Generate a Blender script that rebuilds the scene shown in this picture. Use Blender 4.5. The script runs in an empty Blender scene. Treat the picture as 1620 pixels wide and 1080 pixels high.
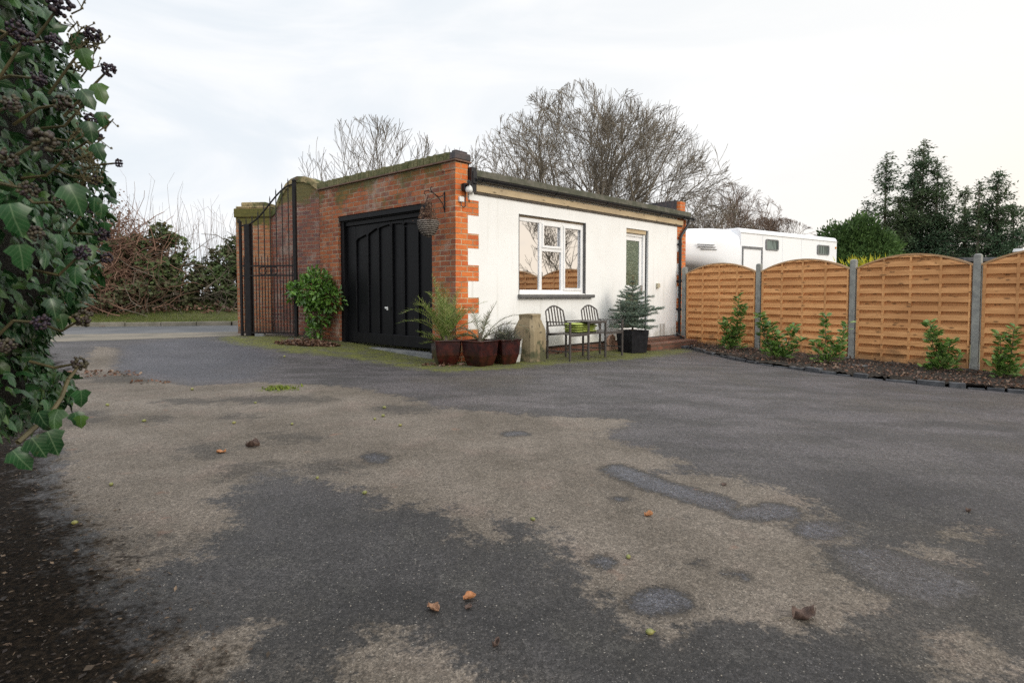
import bpy, math, random
import numpy as np
from mathutils import Vector, Matrix, noise as mnoise
random.seed(7); RNG = np.random.default_rng(7)
R = math.radians
scene = bpy.context.scene

# ------------------------------------------------------------------ camera
CAM_H = 1.1
cd = bpy.data.cameras.new('camera'); cam = bpy.data.objects.new('camera', cd)
scene.collection.objects.link(cam)
cam.location = (0, 0, CAM_H); cam.rotation_euler = (R(87.5), 0, 0)
cd.sensor_width = 36; cd.lens = 36 * 920 / 1620; cd.shift_y = -33 / 1620
cd.clip_start = 0.05; cd.clip_end = 2000
cd.dof.use_dof = True; cd.dof.focus_distance = 8.0; cd.dof.aperture_fstop = 9.0
scene.camera = cam

# ------------------------------------------------------------------ world: bright evening overcast
SUN_EL, SUN_AZ = 24.0, 128.0       # azimuth clockwise from +Y
world = bpy.data.worlds.new('World'); scene.world = world; world.use_nodes = True
def build_world():
    nt = world.node_tree; n = nt.nodes; l = nt.links
    for x in list(n): n.remove(x)
    out = n.new('ShaderNodeOutputWorld'); bg = n.new('ShaderNodeBackground')
    sky = n.new('ShaderNodeTexSky'); sky.sky_type = 'NISHITA'; sky.sun_disc = False
    sky.sun_elevation = R(SUN_EL); sky.sun_rotation = R(SUN_AZ); sky.dust_density = 3
    tc = n.new('ShaderNodeTexCoord'); sep = n.new('ShaderNodeSeparateXYZ'); l.new(tc.outputs['Generated'], sep.inputs[0])
    def M(op, a, b=None, c=None, cl=False):
        m = n.new('ShaderNodeMath'); m.operation = op; m.use_clamp = cl
        for i, v in enumerate((a, b, c)):
            if v is None: continue
            if isinstance(v, (int, float)): m.inputs[i].default_value = v
            else: l.new(v, m.inputs[i])
        return m.outputs[0]
    def SM(v, a, b, c=0., d=1.):
        m = n.new('ShaderNodeMapRange'); m.interpolation_type = 'SMOOTHSTEP'
        l.new(v, m.inputs[0]); m.inputs[1].default_value = a; m.inputs[2].default_value = b
        m.inputs[3].default_value = c; m.inputs[4].default_value = d
        return m.outputs[0]
    def MIX(f, a, b):
        m = n.new('ShaderNodeMix'); m.data_type = 'RGBA'
        if isinstance(f, (int, float)): m.inputs[0].default_value = f
        else: l.new(f, m.inputs[0])
        for i, v in ((6, a), (7, b)):
            if isinstance(v, tuple): m.inputs[i].default_value = (*v, 1)
            else: l.new(v, m.inputs[i])
        return m.outputs[2]
    # cloud layer
    mp = n.new('ShaderNodeMapping'); mp.inputs['Scale'].default_value = (1.3, 1.3, 5.0); l.new(tc.outputs['Generated'], mp.inputs[0])
    nz = n.new('ShaderNodeTexNoise'); nz.inputs['Scale'].default_value = 1.6; nz.inputs['Detail'].default_value = 7; nz.inputs['Distortion'].default_value = .6
    nz.inputs['Roughness'].default_value = .55
    l.new(mp.outputs[0], nz.inputs['Vector'])
    cl = SM(nz.outputs['Fac'], .36, .64)
    base = MIX(cl, (.80, .85, .90), (.95, .96, .975))
    # towards +X the cloud is thinner and warmer near the horizon
    side = SM(sep.outputs['X'], -.35, .75)
    base = MIX(M('MULTIPLY', side, .8), base, (1.0, .985, .955))
    low = SM(sep.outputs['Z'], .42, .02)
    warm = M('MULTIPLY', M('MULTIPLY', SM(sep.outputs['X'], .35, 1.0), low), .75, cl=True)
    base = MIX(warm, base, (1.14, .92, .64))
    mid = M('MULTIPLY', M('MULTIPLY', SM(sep.outputs['X'], -.1, .55), SM(sep.outputs['Z'], .3, .0)), .45)
    base = MIX(mid, base, (1.04, .95, .85))
    base = MIX(M('MULTIPLY', M('MULTIPLY', SM(sep.outputs['X'], .6, .95), SM(nz.outputs['Fac'], .52, .38)), .7), base, (.80, .76, .72))
    zen = SM(sep.outputs['Z'], .5, .95, 1.0, 1.9)
    back = SM(sep.outputs['Y'], .1, -.8, 1.0, 1.35)
    vm = n.new('ShaderNodeVectorMath'); vm.operation = 'SCALE'; l.new(base, vm.inputs[0]); l.new(M('MULTIPLY', zen, back), vm.inputs['Scale'])
    bg.inputs['Strength'].default_value = .1
    sc = n.new('ShaderNodeVectorMath'); sc.operation = 'SCALE'; l.new(vm.outputs[0], sc.inputs[0]); sc.inputs['Scale'].default_value = 10.0
    # a little of the clear sky shows through the cloud
    fin = MIX(.04, sc.outputs[0], sky.outputs[0])
    l.new(fin, bg.inputs['Color']); l.new(bg.outputs[0], out.inputs[0])
build_world()
sd = bpy.data.lights.new('sun', 'SUN'); sun = bpy.data.objects.new('sun', sd); scene.collection.objects.link(sun)
sd.energy = 1.5; sd.angle = R(22); sd.color = (1, .93, .82)
_a = R(SUN_AZ); _e = R(SUN_EL)
sun.rotation_euler = Vector((math.sin(_a) * math.cos(_e), math.cos(_a) * math.cos(_e), math.sin(_e))).to_track_quat('Z', 'Y').to_euler()
sun.location = (6, -6, 8)
scene.view_settings.view_transform = 'Standard'; scene.view_settings.look = 'None'
scene.cycles.use_denoising = False; scene.view_settings.exposure = 0.12; scene.view_settings.gamma = 1

# ------------------------------------------------------------------ helpers: mesh
class MB:
    def __init__(s): s.v = []; s.f = []; s.n = 0; s.luv = []
    def add(s, v, f):
        v = np.asarray(v, float).reshape(-1, 3)
        if isinstance(f, np.ndarray): s.f.append(f.astype(np.int64) + s.n)
        else:
            by = {}
            for q in f: by.setdefault(len(q), []).append(q)
            for q in by.values(): s.f.append(np.array(q, np.int64) + s.n)
        s.v.append(v); s.n += len(v); return s
    def box(s, x0, x1, y0, y1, z0, z1, M=None):
        if x0 > x1: x0, x1 = x1, x0
        if y0 > y1: y0, y1 = y1, y0
        if z0 > z1: z0, z1 = z1, z0
        v = np.array([(x, y, z) for x in (x0, x1) for y in (y0, y1) for z in (z0, z1)], float)
        if M is not None: v = np.array([tuple(M @ Vector(p)) for p in v])
        return s.add(v, [(0, 1, 3, 2), (4, 6, 7, 5), (0, 4, 5, 1), (2, 3, 7, 6), (0, 2, 6, 4), (1, 5, 7, 3)])
    def prism(s, poly, z0, z1):
        k = len(poly); v = [(x, y, z0) for x, y in poly] + [(x, y, z1) for x, y in poly]
        return s.add(v, [tuple(range(k))[::-1], tuple(range(k, 2 * k))] + [(i, (i + 1) % k, k + (i + 1) % k, k + i) for i in range(k)])
    def extr(s, poly, y0, y1):          # poly in xz, extruded along y
        k = len(poly); v = [(x, y0, z) for x, z in poly] + [(x, y1, z) for x, z in poly]
        return s.add(v, [tuple(range(k)), tuple(range(k, 2 * k))[::-1]] + [((i + 1) % k, i, k + i, k + (i + 1) % k) for i in range(k)])
    def tube(s, pts, rad, n=8, cap=True):
        pts = [Vector(p) for p in pts]; k = len(pts)
        rad = [rad] * k if isinstance(rad, (int, float)) else rad
        up = None; vs = []
        for i, p in enumerate(pts):
            t = (pts[min(i + 1, k - 1)] - pts[max(i - 1, 0)]).normalized()
            if up is None: up = t.orthogonal().normalized()
            up = (up - t * up.dot(t)).normalized(); b = t.cross(up)
            for j in range(n):
                a = 2 * math.pi * j / n; vs.append(tuple(p + (up * math.cos(a) + b * math.sin(a)) * rad[i]))
        fs = [(i * n + j, i * n + (j + 1) % n, (i + 1) * n + (j + 1) % n, (i + 1) * n + j) for i in range(k - 1) for j in range(n)]
        if cap: fs += [tuple(range(n))[::-1], tuple(range((k - 1) * n, k * n))]
        return s.add(vs, fs)
    def segs(s, S, n=3):                 # S rows: p0 p1 r0 r1
        S = np.asarray(S, float)
        if not len(S): return s
        p0, p1, r0, r1 = S[:, 0:3], S[:, 3:6], S[:, 6], S[:, 7]
        d = p1 - p0; d /= np.linalg.norm(d, axis=1, keepdims=True) + 1e-9
        ref = np.where(np.abs(d[:, 2:3]) < .9, np.array([[0, 0, 1.]]), np.array([[1., 0, 0]]))
        u = np.cross(d, ref); u /= np.linalg.norm(u, axis=1, keepdims=True) + 1e-9; w = np.cross(d, u)
        a = np.arange(n) * 2 * math.pi / n
        ring = u[:, None] * np.cos(a)[None, :, None] + w[:, None] * np.sin(a)[None, :, None]
        v = np.concatenate([p0[:, None] + ring * r0[:, None, None], p1[:, None] + ring * r1[:, None, None]], 1)
        base = (np.arange(len(S)) * 2 * n)[:, None]
        f = [np.stack([base[:, 0] + j, base[:, 0] + (j + 1) % n, base[:, 0] + n + (j + 1) % n, base[:, 0] + n + j], 1) for j in range(n)]
        return s.add(v.reshape(-1, 3), np.concatenate(f))
    def leaves(s, P, D, N, S, tmpl, W=1.0):  # P pos, D direction, N normal, S size
        tv, tf = tmpl; P = np.asarray(P, float); D = np.asarray(D, float); N = np.asarray(N, float)
        if not len(P): return s
        D = D / (np.linalg.norm(D, axis=1, keepdims=True) + 1e-9)
        B = np.cross(N, D); B /= np.linalg.norm(B, axis=1, keepdims=True) + 1e-9; N = np.cross(D, B)
        S = np.broadcast_to(np.asarray(S, float), (len(P),)); W = np.broadcast_to(np.asarray(W, float), (len(P),))
        tv = np.asarray(tv, float)
        v = P[:, None] + S[:, None, None] * (D[:, None] * tv[None, :, 0:1] + B[:, None] * tv[None, :, 1:2] * W[:, None, None] + N[:, None] * tv[None, :, 2:3])
        k = len(tv)
        for grp in tf:
            g = np.asarray(grp); f = (np.arange(len(P)) * k)[:, None, None] + g[None]
            s.add(np.zeros((0, 3)), f.reshape(-1, g.shape[1])) 
        s.v.append(v.reshape(-1, 3)); s.luv.append((s.n, np.tile(tv, (len(P), 1)))); s.n += len(P) * k
        return s
    def data(s):
        return np.concatenate(s.v) if s.v else np.zeros((0, 3)), s.f

def obj(name, mb, mat, parent=None, loc=None, rz=None, smooth=False, bevel=0.0, uv=True, uvs=1.0):
    V, F = mb.data()
    me = bpy.data.meshes.new(name)
    me.vertices.add(len(V)); me.vertices.foreach_set('co', V.ravel())
    cnt = sum(f.size for f in F); nf = sum(len(f) for f in F)
    me.loops.add(cnt); me.polygons.add(nf)
    li = np.concatenate([f.ravel() for f in F]); tot = np.concatenate([np.full(len(f), f.shape[1]) for f in F])
    st = np.concatenate([[0], np.cumsum(tot)[:-1]])
    me.loops.foreach_set('vertex_index', li.astype(np.int32))
    me.polygons.foreach_set('loop_start', st.astype(np.int32))
    try: me.polygons.foreach_set('loop_total', tot.astype(np.int32))
    except Exception: pass
    me.update(calc_edges=True)
    me.polygons.foreach_set('use_smooth', np.full(nf, bool(smooth)))
    if uv and nf < 60000:
        nr = np.zeros(nf * 3); me.polygons.foreach_get('normal', nr); nr = np.abs(nr.reshape(-1, 3))
        ax = nr.argmax(1); axl = np.repeat(ax, tot); co = V[li] * uvs
        U = np.where((axl == 0)[:, None], co[:, [1, 2]], np.where((axl == 1)[:, None], co[:, [0, 2]], co[:, [0, 1]]))
        L = me.uv_layers.new(name='UVMap'); L.data.foreach_set('uv', U.ravel())
    if mb.luv:
        A_ = np.zeros((len(V), 3)); 
        for st_, a_ in mb.luv: A_[st_:st_ + len(a_)] = a_
        me.attributes.new('leafuv', 'FLOAT_VECTOR', 'POINT').data.foreach_set('vector', A_.ravel())
    me.materials.append(mat)
    o = bpy.data.objects.new(name, me); scene.collection.objects.link(o)
    if parent: o.parent = parent
    if loc is not None: o.location = loc
    if rz is not None: o.rotation_euler = (0, 0, rz)
    if bevel:
        b = o.modifiers.new('bevel', 'BEVEL'); b.width = bevel; b.segments = 2; b.limit_method = 'ANGLE'; b.angle_limit = R(40)
    return o
def tag(o, label=None, cat=None, group=None, kind=None):
    if label: o['label'] = label
    if cat: o['category'] = cat
    if group: o['group'] = group
    if kind: o['kind'] = kind
    return o
def thing(name, label, cat, loc=(0, 0, 0), rz=0, group=None):
    o = bpy.data.objects.new(name, None); scene.collection.objects.link(o); o.empty_display_size = .2
    o.location = loc; o.rotation_euler = (0, 0, rz)
    return tag(o, label, cat, group)

# ------------------------------------------------------------------ helpers: materials
class NT:
    def __init__(s, name):
        s.m = bpy.data.materials.new(name); s.m.use_nodes = True; s.t = s.m.node_tree; s.n = s.t.nodes; s.l = s.t.links
        s.b = s.n['Principled BSDF']; s.tc = None
    def _set(s, i, v):
        if v is None: return
        if isinstance(v, bpy.types.NodeSocket): s.l.new(v, i)
        elif isinstance(v, tuple) and len(v) == 3 and i.type == 'RGBA': i.default_value = (*v, 1)
        else: i.default_value = v
    def coord(s, k='Object'):
        if s.tc is None: s.tc = s.n.new('ShaderNodeTexCoord')
        return s.tc.outputs[k]
    def map(s, v, scale=(1, 1, 1), rot=(0, 0, 0), loc=(0, 0, 0)):
        m = s.n.new('ShaderNodeMapping'); s.l.new(v, m.inputs[0]); m.inputs['Scale'].default_value = scale
        m.inputs['Rotation'].default_value = rot; m.inputs['Location'].default_value = loc; return m.outputs[0]
    def noise(s, scale, v=None, det=4, rough=.55, dist=0, col=False):
        m = s.n.new('ShaderNodeTexNoise'); s.l.new(v if v is not None else s.coord(), m.inputs['Vector'])
        m.inputs['Scale'].default_value = scale; m.inputs['Detail'].default_value = det
        m.inputs['Roughness'].default_value = rough; m.inputs['Distortion'].default_value = dist
        return m.outputs['Color' if col else 'Fac']
    def vor(s, scale, v=None, feat='F1', out='Distance'):
        m = s.n.new('ShaderNodeTexVoronoi'); m.feature = feat; s.l.new(v if v is not None else s.coord(), m.inputs['Vector'])
        m.inputs['Scale'].default_value = scale; return m.outputs[out]
    def math(s, op, a, b=None, c=None, cl=False):
        m = s.n.new('ShaderNodeMath'); m.operation = op; m.use_clamp = cl
        for i, v in enumerate((a, b, c)): s._set(m.inputs[i], v)
        return m.outputs[0]
    def mr(s, v, a, b, c=0., d=1., smooth=True):
        m = s.n.new('ShaderNodeMapRange'); m.interpolation_type = 'SMOOTHSTEP' if smooth else 'LINEAR'
        s.l.new(v, m.inputs[0])
        for i, x in zip((1, 2, 3, 4), (a, b, c, d)): m.inputs[i].default_value = x
        return m.outputs[0]
    def mix(s, f, a, b, mode='MIX'):
        m = s.n.new('ShaderNodeMix'); m.data_type = 'RGBA'; m.blend_type = mode
        s._set(m.inputs[0], f); s._set(m.inputs[6], a); s._set(m.inputs[7], b); return m.outputs[2]
    def ramp(s, f, stops):
        m = s.n.new('ShaderNodeValToRGB'); s.l.new(f, m.inputs[0]); e = m.color_ramp.elements
        while len(e) < len(stops): e.new(.5)
        for q, (p, c) in zip(e, stops): q.position = p; q.color = (*c, 1)
        return m.outputs[0]
    def attr(s, name):
        m = s.n.new('ShaderNodeAttribute'); m.attribute_name = name; return m.outputs['Fac']
    def isl(s):
        m = s.n.new('ShaderNodeNewGeometry'); return m.outputs['Random Per Island']
    def xyz(s, v=None):
        m = s.n.new('ShaderNodeSeparateXYZ'); s.l.new(v if v is not None else s.coord(), m.inputs[0]); return m.outputs
    def bump(s, h, st=.3, dist=.01):
        m = s.n.new('ShaderNodeBump'); s.l.new(h, m.inputs['Height']); m.inputs['Strength'].default_value = st
        m.inputs['Distance'].default_value = dist; s.l.new(m.outputs[0], s.b.inputs['Normal'])
    def out(s, col=None, rough=None, metal=None, spec=None):
        s._set(s.b.inputs['Base Color'], col); s._set(s.b.inputs['Roughness'], rough)
        s._set(s.b.inputs['Metallic'], metal); s._set(s.b.inputs['Specular IOR Level'], spec); return s.m

def simple(name, c1, c2, scale=8, rough=.7, bump=.2, bd=.004, spec=.5, metal=0., fine=0):
    t = NT(name); nz = t.noise(scale, det=6); col = t.mix(t.mr(nz, .3, .7), c1, c2)
    if fine: col = t.mix(t.mr(t.noise(fine, det=3), .35, .65, 0, .35), col, tuple(x * .5 for x in c1))
    t.bump(t.noise(scale * 6, det=5), bump, bd); return t.out(col, rough, metal, spec)

def leafmat(name, cols, rough=.4, trans=.25, spec=.5, patch=None, spread=1., vein=None):
    t = NT(name); k = len(cols)
    col = t.ramp(t.isl(), [(i / (k - 1) if k > 1 else 0, c) for i, c in enumerate(cols)])
    if patch: col = t.mix(t.mr(t.noise(patch[0], det=3), .4, .65, 0, patch[2] if len(patch) > 2 else .7), col, patch[1])
    if vein:
        at_ = t.n.new('ShaderNodeAttribute'); at_.attribute_name = 'leafuv'; q = t.xyz(at_.outputs['Vector']); ay = t.math('ABSOLUTE', q[1])
        mid = t.mr(ay, .035, .0); sd_ = t.math('PINGPONG', t.math('SUBTRACT', q[0], t.math('MULTIPLY', ay, .9)), .09); side = t.math('MULTIPLY', t.mr(sd_, .020, .0), .55)
        col = t.mix(t.math('MULTIPLY', t.math('MAXIMUM', mid, side), vein[1]), col, vein[0])
        col = t.mix(t.mr(t.noise(55, det=4), .6, .75, 0, .5), col, (.09, .08, .03))
    nz = t.mr(t.noise(40, det=2), .3, .7, .75, 1.15)
    m = t.n.new('ShaderNodeVectorMath'); m.operation = 'SCALE'; t.l.new(col, m.inputs[0]); t.l.new(nz, m.inputs['Scale']); col = m.outputs[0]
    t.out(col, rough, 0, spec)
    if trans:
        tr = t.n.new('ShaderNodeBsdfTranslucent'); t.l.new(col, tr.inputs[0])
        mx = t.n.new('ShaderNodeMixShader'); mx.inputs[0].default_value = trans
        t.l.new(t.b.outputs[0], mx.inputs[1]); t.l.new(tr.outputs[0], mx.inputs[2]); t.l.new(mx.outputs[0], t.n['Material Output'].inputs[0])
    return t.m

def brickmat(name, bw, rh, c1, c2, c3, mortar, moss=0, pale=0, zlo=None, mossc=(.10, .13, .03)):
    t = NT(name); uv = t.coord('UV')
    wob = t.n.new('ShaderNodeVectorMath'); wob.operation = 'MULTIPLY_ADD'
    nzc = t.noise(9, uv, det=2, col=True); t.l.new(nzc, wob.inputs[0]); wob.inputs[1].default_value = (.012, .012, 0); t.l.new(uv, wob.inputs[2])
    v = wob.outputs[0]
    def br(ca, cb, mo):
        b = t.n.new('ShaderNodeTexBrick'); t.l.new(v, b.inputs['Vector']); b.inputs['Scale'].default_value = 1
        b.inputs['Brick Width'].default_value = bw; b.inputs['Row Height'].default_value = rh
        b.inputs['Mortar Size'].default_value = rh * .10; b.inputs['Mortar Smooth'].default_value = .15; b.inputs['Bias'].default_value = 0
        b.inputs['Color1'].default_value = (*ca, 1); b.inputs['Color2'].default_value = (*cb, 1); b.inputs['Mortar'].default_value = (*mo, 1)
        return b
    b1 = br((0, 0, 0), (1, 1, 1), (.5, .5, .5)); sep = t.n.new('ShaderNodeSeparateColor'); t.l.new(b1.outputs['Color'], sep.inputs[0])
    rnd = t.math('FRACT', t.math('ADD', sep.outputs[0], t.math('MULTIPLY', t.noise(3.3, uv, det=1), 1.3)))
    col = t.ramp(rnd, [(0, c1), (.35, c2), (.7, c3), (1, c1)])
    col = t.mix(t.mr(t.noise(26, uv, det=6, rough=.7), .3, .75, 0, .55), col, tuple(x * .45 for x in c2))
    col = t.mix(t.mr(t.noise(70, uv, det=2), .62, .72, 0, .5), col, (.5, .42, .33))
    mo = t.mix(t.mr(t.noise(2.2, uv, det=4), .35, .65), mortar, tuple(x * .45 for x in mortar))
    col = t.mix(b1.outputs['Fac'], col, mo)
    z = t.xyz(uv)[1]
    if pale: col = t.mix(t.mr(t.noise(1.5, uv, det=7, rough=.65), .5, .72, 0, pale), col, (.36, .30, .25))
    if moss:
        g = t.math('ADD', t.noise(1.7, uv, det=6, rough=.65), t.mr(z, zlo[0], zlo[1], -.25, .22))
        col = t.mix(t.math('MULTIPLY', t.mr(g, .5, .66), moss), col, t.mix(t.noise(18, uv, det=3), mossc, tuple(x * .45 for x in mossc)))
    g2 = t.math('ADD', t.noise(2.5, uv, det=5), t.mr(z, .9, .05, -.2, .2))
    col = t.mix(t.mr(g2, .5, .7, 0, .55), col, (.05, .045, .035))
    h = t.math('ADD', t.math('MULTIPLY', b1.outputs['Fac'], -1.2), t.math('MULTIPLY', t.noise(45, uv, det=5, rough=.7), .9))
    t.bump(h, .8, .008); return t.out(col, .88, 0, .3)

MAT = {}
MAT['brick_front'] = brickmat('weathered red brick', .25, .088, (.30, .085, .035), (.40, .13, .05), (.16, .06, .045), (.34, .27, .19), moss=.65, pale=.75, zlo=(1.6, 4.2))
MAT['brick_side'] = brickmat('orange quoin brick', .25, .088, (.62, .15, .04), (.70, .20, .05), (.50, .11, .035), (.60, .42, .25))
MAT['brick_old'] = brickmat('old purple brick', .25, .08, (.20, .085, .065), (.28, .10, .06), (.13, .075, .075), (.30, .24, .19), moss=.9, pale=.7, zlo=(2.5, 3.4), mossc=(.15, .14, .05))
MAT['brick_pier'] = brickmat('pier brick', .25, .08, (.34, .13, .06), (.38, .17, .08), (.27, .09, .05), (.36, .29, .2), moss=.95, pale=.6, zlo=(2.0, 2.9), mossc=(.12, .12, .03))
MAT['brick_cope'] = simple('mossy coping brick', (.075, .085, .03), (.19, .17, .085), 7, .95, .9, .015, fine=35)
MAT['brick_step'] = brickmat('step brick', .25, .09, (.30, .10, .06), (.34, .13, .08), (.24, .09, .06), (.2, .15, .11))
t = NT('lichen covered stone cap'); v = t.coord(); c = t.mix(t.mr(t.noise(3, v, det=6), .42, .58), (.075, .085, .035), (.30, .24, .13)); c = t.mix(t.mr(t.noise(7, v, det=5), .52, .66, 0, .8), c, (.10, .075, .05)); c = t.mix(t.mr(t.noise(35, v, det=4), .5, .7, 0, .6), c, (.035, .035, .02)); t.bump(t.noise(22, v, det=6), .9, .02); MAT['cap_moss'] = t.out(c, .95, 0, .2)
MAT['cope_end'] = simple('dark tarred brick', (.03, .03, .035), (.07, .05, .05), 12, .6, .6, .01)
t = NT('white painted render'); uv = t.coord('Object')
c = t.mix(t.mr(t.noise(1.1, uv, det=6), .4, .75, 0, .5), (.80, .80, .785), (.70, .69, .66))
z = t.xyz(uv)[2]
g = t.math('ADD', t.noise(5, t.map(uv, (1, 1, .35)), det=5), t.mr(z, .75, .05, -.25, .2))
c = t.mix(t.mr(g, .52, .72, 0, .5), c, (.38, .36, .28))
st_ = t.noise(1.0, t.map(uv, (9, 1, .5)), det=4); c = t.mix(t.mr(st_, .56, .75, 0, .35), c, (.48, .46, .40)); c = t.mix(t.mr(t.noise(14, uv, det=4), .62, .72, 0, .35), c, (.50, .48, .43))
t.bump(t.math('ADD', t.noise(28, uv, det=4), t.math('MULTIPLY', t.noise(6, uv, det=3), 2.5)), .14, .005)
MAT['render'] = t.out(c, .8, 0, .3)
t = NT('black gloss door paint'); c = t.mix(t.mr(t.noise(6, t.map(t.coord(), (1, 1, .15)), det=5), .5, .75, 0, .5), (.005, .005, .006), (.014, .014, .017))
t.bump(t.noise(30, t.map(t.coord(), (3, 3, .12)), det=5), .25, .004); MAT['black_paint'] = t.out(c, .45, 0, .16)
MAT['black_metal'] = simple('black painted iron', (.006, .006, .007), (.014, .012, .012), 20, .5, .15, .002, spec=.2)
MAT['black_plastic'] = simple('black plastic guttering', (.008, .009, .011), (.014, .014, .017), 6, .35, .05, .002, spec=.35)
t = NT('pvc white'); MAT['pvc'] = t.out(t.mix(t.mr(t.noise(4, det=3), .4, .7), (.80, .80, .80), (.74, .74, .73)), .3)
MAT['grey_sill'] = simple('dark grey sill paint', (.075, .075, .078), (.12, .115, .11), 5, .6, .2, .003)
t = NT('window glass'); t.b.inputs['IOR'].default_value = 1.5
MAT['glass'] = t.out((.80, .80, .82), .015, 1.0)
t = NT('patterned obscured glass'); v = t.vor(28, feat='F1'); nz = t.noise(9, det=3)
c = t.mix(t.mr(v, .25, .3), t.mix(t.mr(nz, .4, .6), (.26, .31, .20), (.42, .46, .33)), (.09, .12, .08))
t.bump(v, .6, .01); MAT['glass_pattern'] = t.out(c, .15, .2, .7)
t = NT('mineral roofing felt'); c = t.mix(t.mr(t.noise(5, det=5), .4, .65), (.085, .088, .06), (.15, .14, .11)); c = t.mix(t.mr(t.noise(160, det=2), .4, .6, 0, .5), c, (.04, .04, .03))
t.bump(t.noise(120, det=4), .5, .006); MAT['felt'] = t.out(c, .95)
def woodmat(name, c1, c2, c3, axis=0, knots=True, rough=.7, scale=1., green=0):
    t = NT(name); s = [22 * scale] * 3; s[axis] = 1.6 * scale
    v = t.coord('Object'); g = t.noise(1.0, t.map(v, tuple(s)), det=6, rough=.6, dist=.6)
    c = t.mix(t.mr(g, .3, .7), c1, c2)
    c = t.mix(t.mr(t.noise(1.3, v, det=4), .4, .7, 0, .6), c, c3)
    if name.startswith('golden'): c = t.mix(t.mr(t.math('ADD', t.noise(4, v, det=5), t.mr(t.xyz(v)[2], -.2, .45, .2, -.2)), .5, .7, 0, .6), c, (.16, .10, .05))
    i = t.isl(); c = t.mix(t.mr(i, 0, 1, 0, .45, False), c, tuple(x * .6 for x in c1))
    if knots:
        s2 = [14 * scale] * 3; s2[axis] = 5 * scale
        k = t.vor(1, t.map(v, tuple(s2))); k = t.math('MULTIPLY', t.mr(k, .30, .12), t.mr(t.noise(6, v, det=1), .46, .52))
        c = t.mix(t.math('MULTIPLY', k, .8), c, tuple(x * .25 for x in c1))
    if green: c = t.mix(t.math('MULTIPLY', t.mr(t.math('ADD', t.noise(6, v, det=5), t.mr(t.xyz(v)[2], 0, .5, .15, -.1)), .5, .65), green), c, (.05, .06, .03))
    oi = t.n.new('ShaderNodeObjectInfo'); mm = t.n.new('ShaderNodeVectorMath'); mm.operation = 'SCALE'; t.l.new(c, mm.inputs[0]); t.l.new(t.mr(oi.outputs['Random'], 0, 1, .86, 1.08, False), mm.inputs['Scale']); c = mm.outputs[0]
    t.bump(g, .35, .004); return t.out(c, rough, 0, .3)
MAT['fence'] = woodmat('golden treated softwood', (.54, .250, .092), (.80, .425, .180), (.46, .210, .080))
MAT['fence_cap'] = woodmat('pale fence trim', (.46, .27, .13), (.52, .33, .18), (.36, .24, .15))
MAT['timber'] = woodmat('bare pale timber beam', (.52, .40, .24), (.62, .50, .33), (.38, .30, .20))
MAT['stump'] = woodmat('weathered post timber', (.25, .20, .12), (.36, .29, .18), (.15, .10, .06), axis=2, green=.8, scale=.8)
MAT['concrete_post'] = simple('concrete fence post', (.20, .20, .19), (.32, .32, .29), 9, .9, .5, .006, fine=60)
MAT['slab'] = simple('grey paving slab', (.12, .125, .13), (.20, .20, .19), 6, .85, .5, .006, fine=40)
MAT['slate'] = simple('dark slate', (.022, .024, .028), (.075, .078, .085), 8, .6, .6, .006)
MAT['sandstone'] = simple('pink sandstone', (.36, .20, .13), (.44, .28, .2), 10, .9, .5, .01)
t = NT('maroon glaze'); c = t.mix(t.mr(t.noise(7, det=4), .4, .7), (.018, .004, .004), (.052, .010, .007)); t.bump(t.noise(12, det=2), .1, .004); MAT['glaze'] = t.out(c, .16, 0, .6)
MAT['soil'] = simple('dark soil', (.018, .013, .009), (.05, .036, .024), 25, .95, 1., .03, fine=90)
MAT['planter'] = simple('charcoal planter', (.006, .006, .008), (.014, .014, .017), 12, .6, .2, .003, spec=.2)
MAT['pewter'] = simple('grey brown powder coat', (.055, .048, .044), (.075, .066, .06), 30, .45, .1, .002)
MAT['lime'] = simple('lime green cushion cloth', (.28, .34, .06), (.40, .46, .13), 14, .85, .4, .006)
MAT['white_bucket'] = simple('dusty white plastic', (.60, .60, .58), (.45, .45, .43), 7, .5, .1, .002)
MAT['grey_band'] = simple('grey band', (.22, .24, .25), (.28, .3, .31), 9, .6, .1, .002)
MAT['wicker'] = simple('grey woven basket', (.10, .08, .065), (.26, .23, .20), 40, .9, 1., .02)
MAT['dead'] = leafmat('dried brown foliage', [(.07, .035, .02), (.15, .08, .045), (.10, .05, .035), (.20, .13, .08)], .8, .1)
t = NT('white vehicle paint'); MAT['van'] = t.out(t.mix(t.mr(t.noise(.6, det=4), .4, .7), (.80, .81, .83), (.74, .75, .77)), .22, 0, .5)
MAT['van_trim'] = simple('grey rubber trim', (.12, .12, .125), (.18, .18, .18), 10, .5, .1, .002)
MAT['van_dark'] = simple('dark underside', (.02, .02, .022), (.035, .035, .035), 4, .7, .1, .002)
t = NT('tinted glass'); MAT['tint'] = t.out(t.mix(t.mr(t.noise(6, t.map(t.coord(), (2, 2, .2)), det=2), .45, .55), (.03, .05, .05), (.14, .19, .18)), .06, .3)
MAT['alu'] = simple('dull aluminium', (.35, .34, .33), (.45, .44, .42), 10, .4, .1, .002, metal=.6)
MAT['lamp_white'] = simple('white plastic fitting', (.72, .72, .70), (.62, .62, .6), 9, .4, .05, .002)
MAT['bark'] = simple('grey winter bark', (.10, .082, .062), (.19, .16, .12), 3, .95, .6, .02)
MAT['bark_pale'] = simple('pale brown bark', (.085, .07, .05), (.15, .125, .095), 3, .95, .6, .02)
MAT['twig_red'] = simple('reddish winter twigs', (.10, .065, .048), (.17, .115, .08), 1.2, .95, .3, .02)
MAT['thicket_twig'] = simple('russet thicket twigs', (.14, .075, .05), (.22, .13, .09), 1.2, .95, .3, .02)
MAT['stem_green'] = simple('green brown stems', (.05, .045, .018), (.09, .07, .028), 20, .7, .2, .004)
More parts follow.
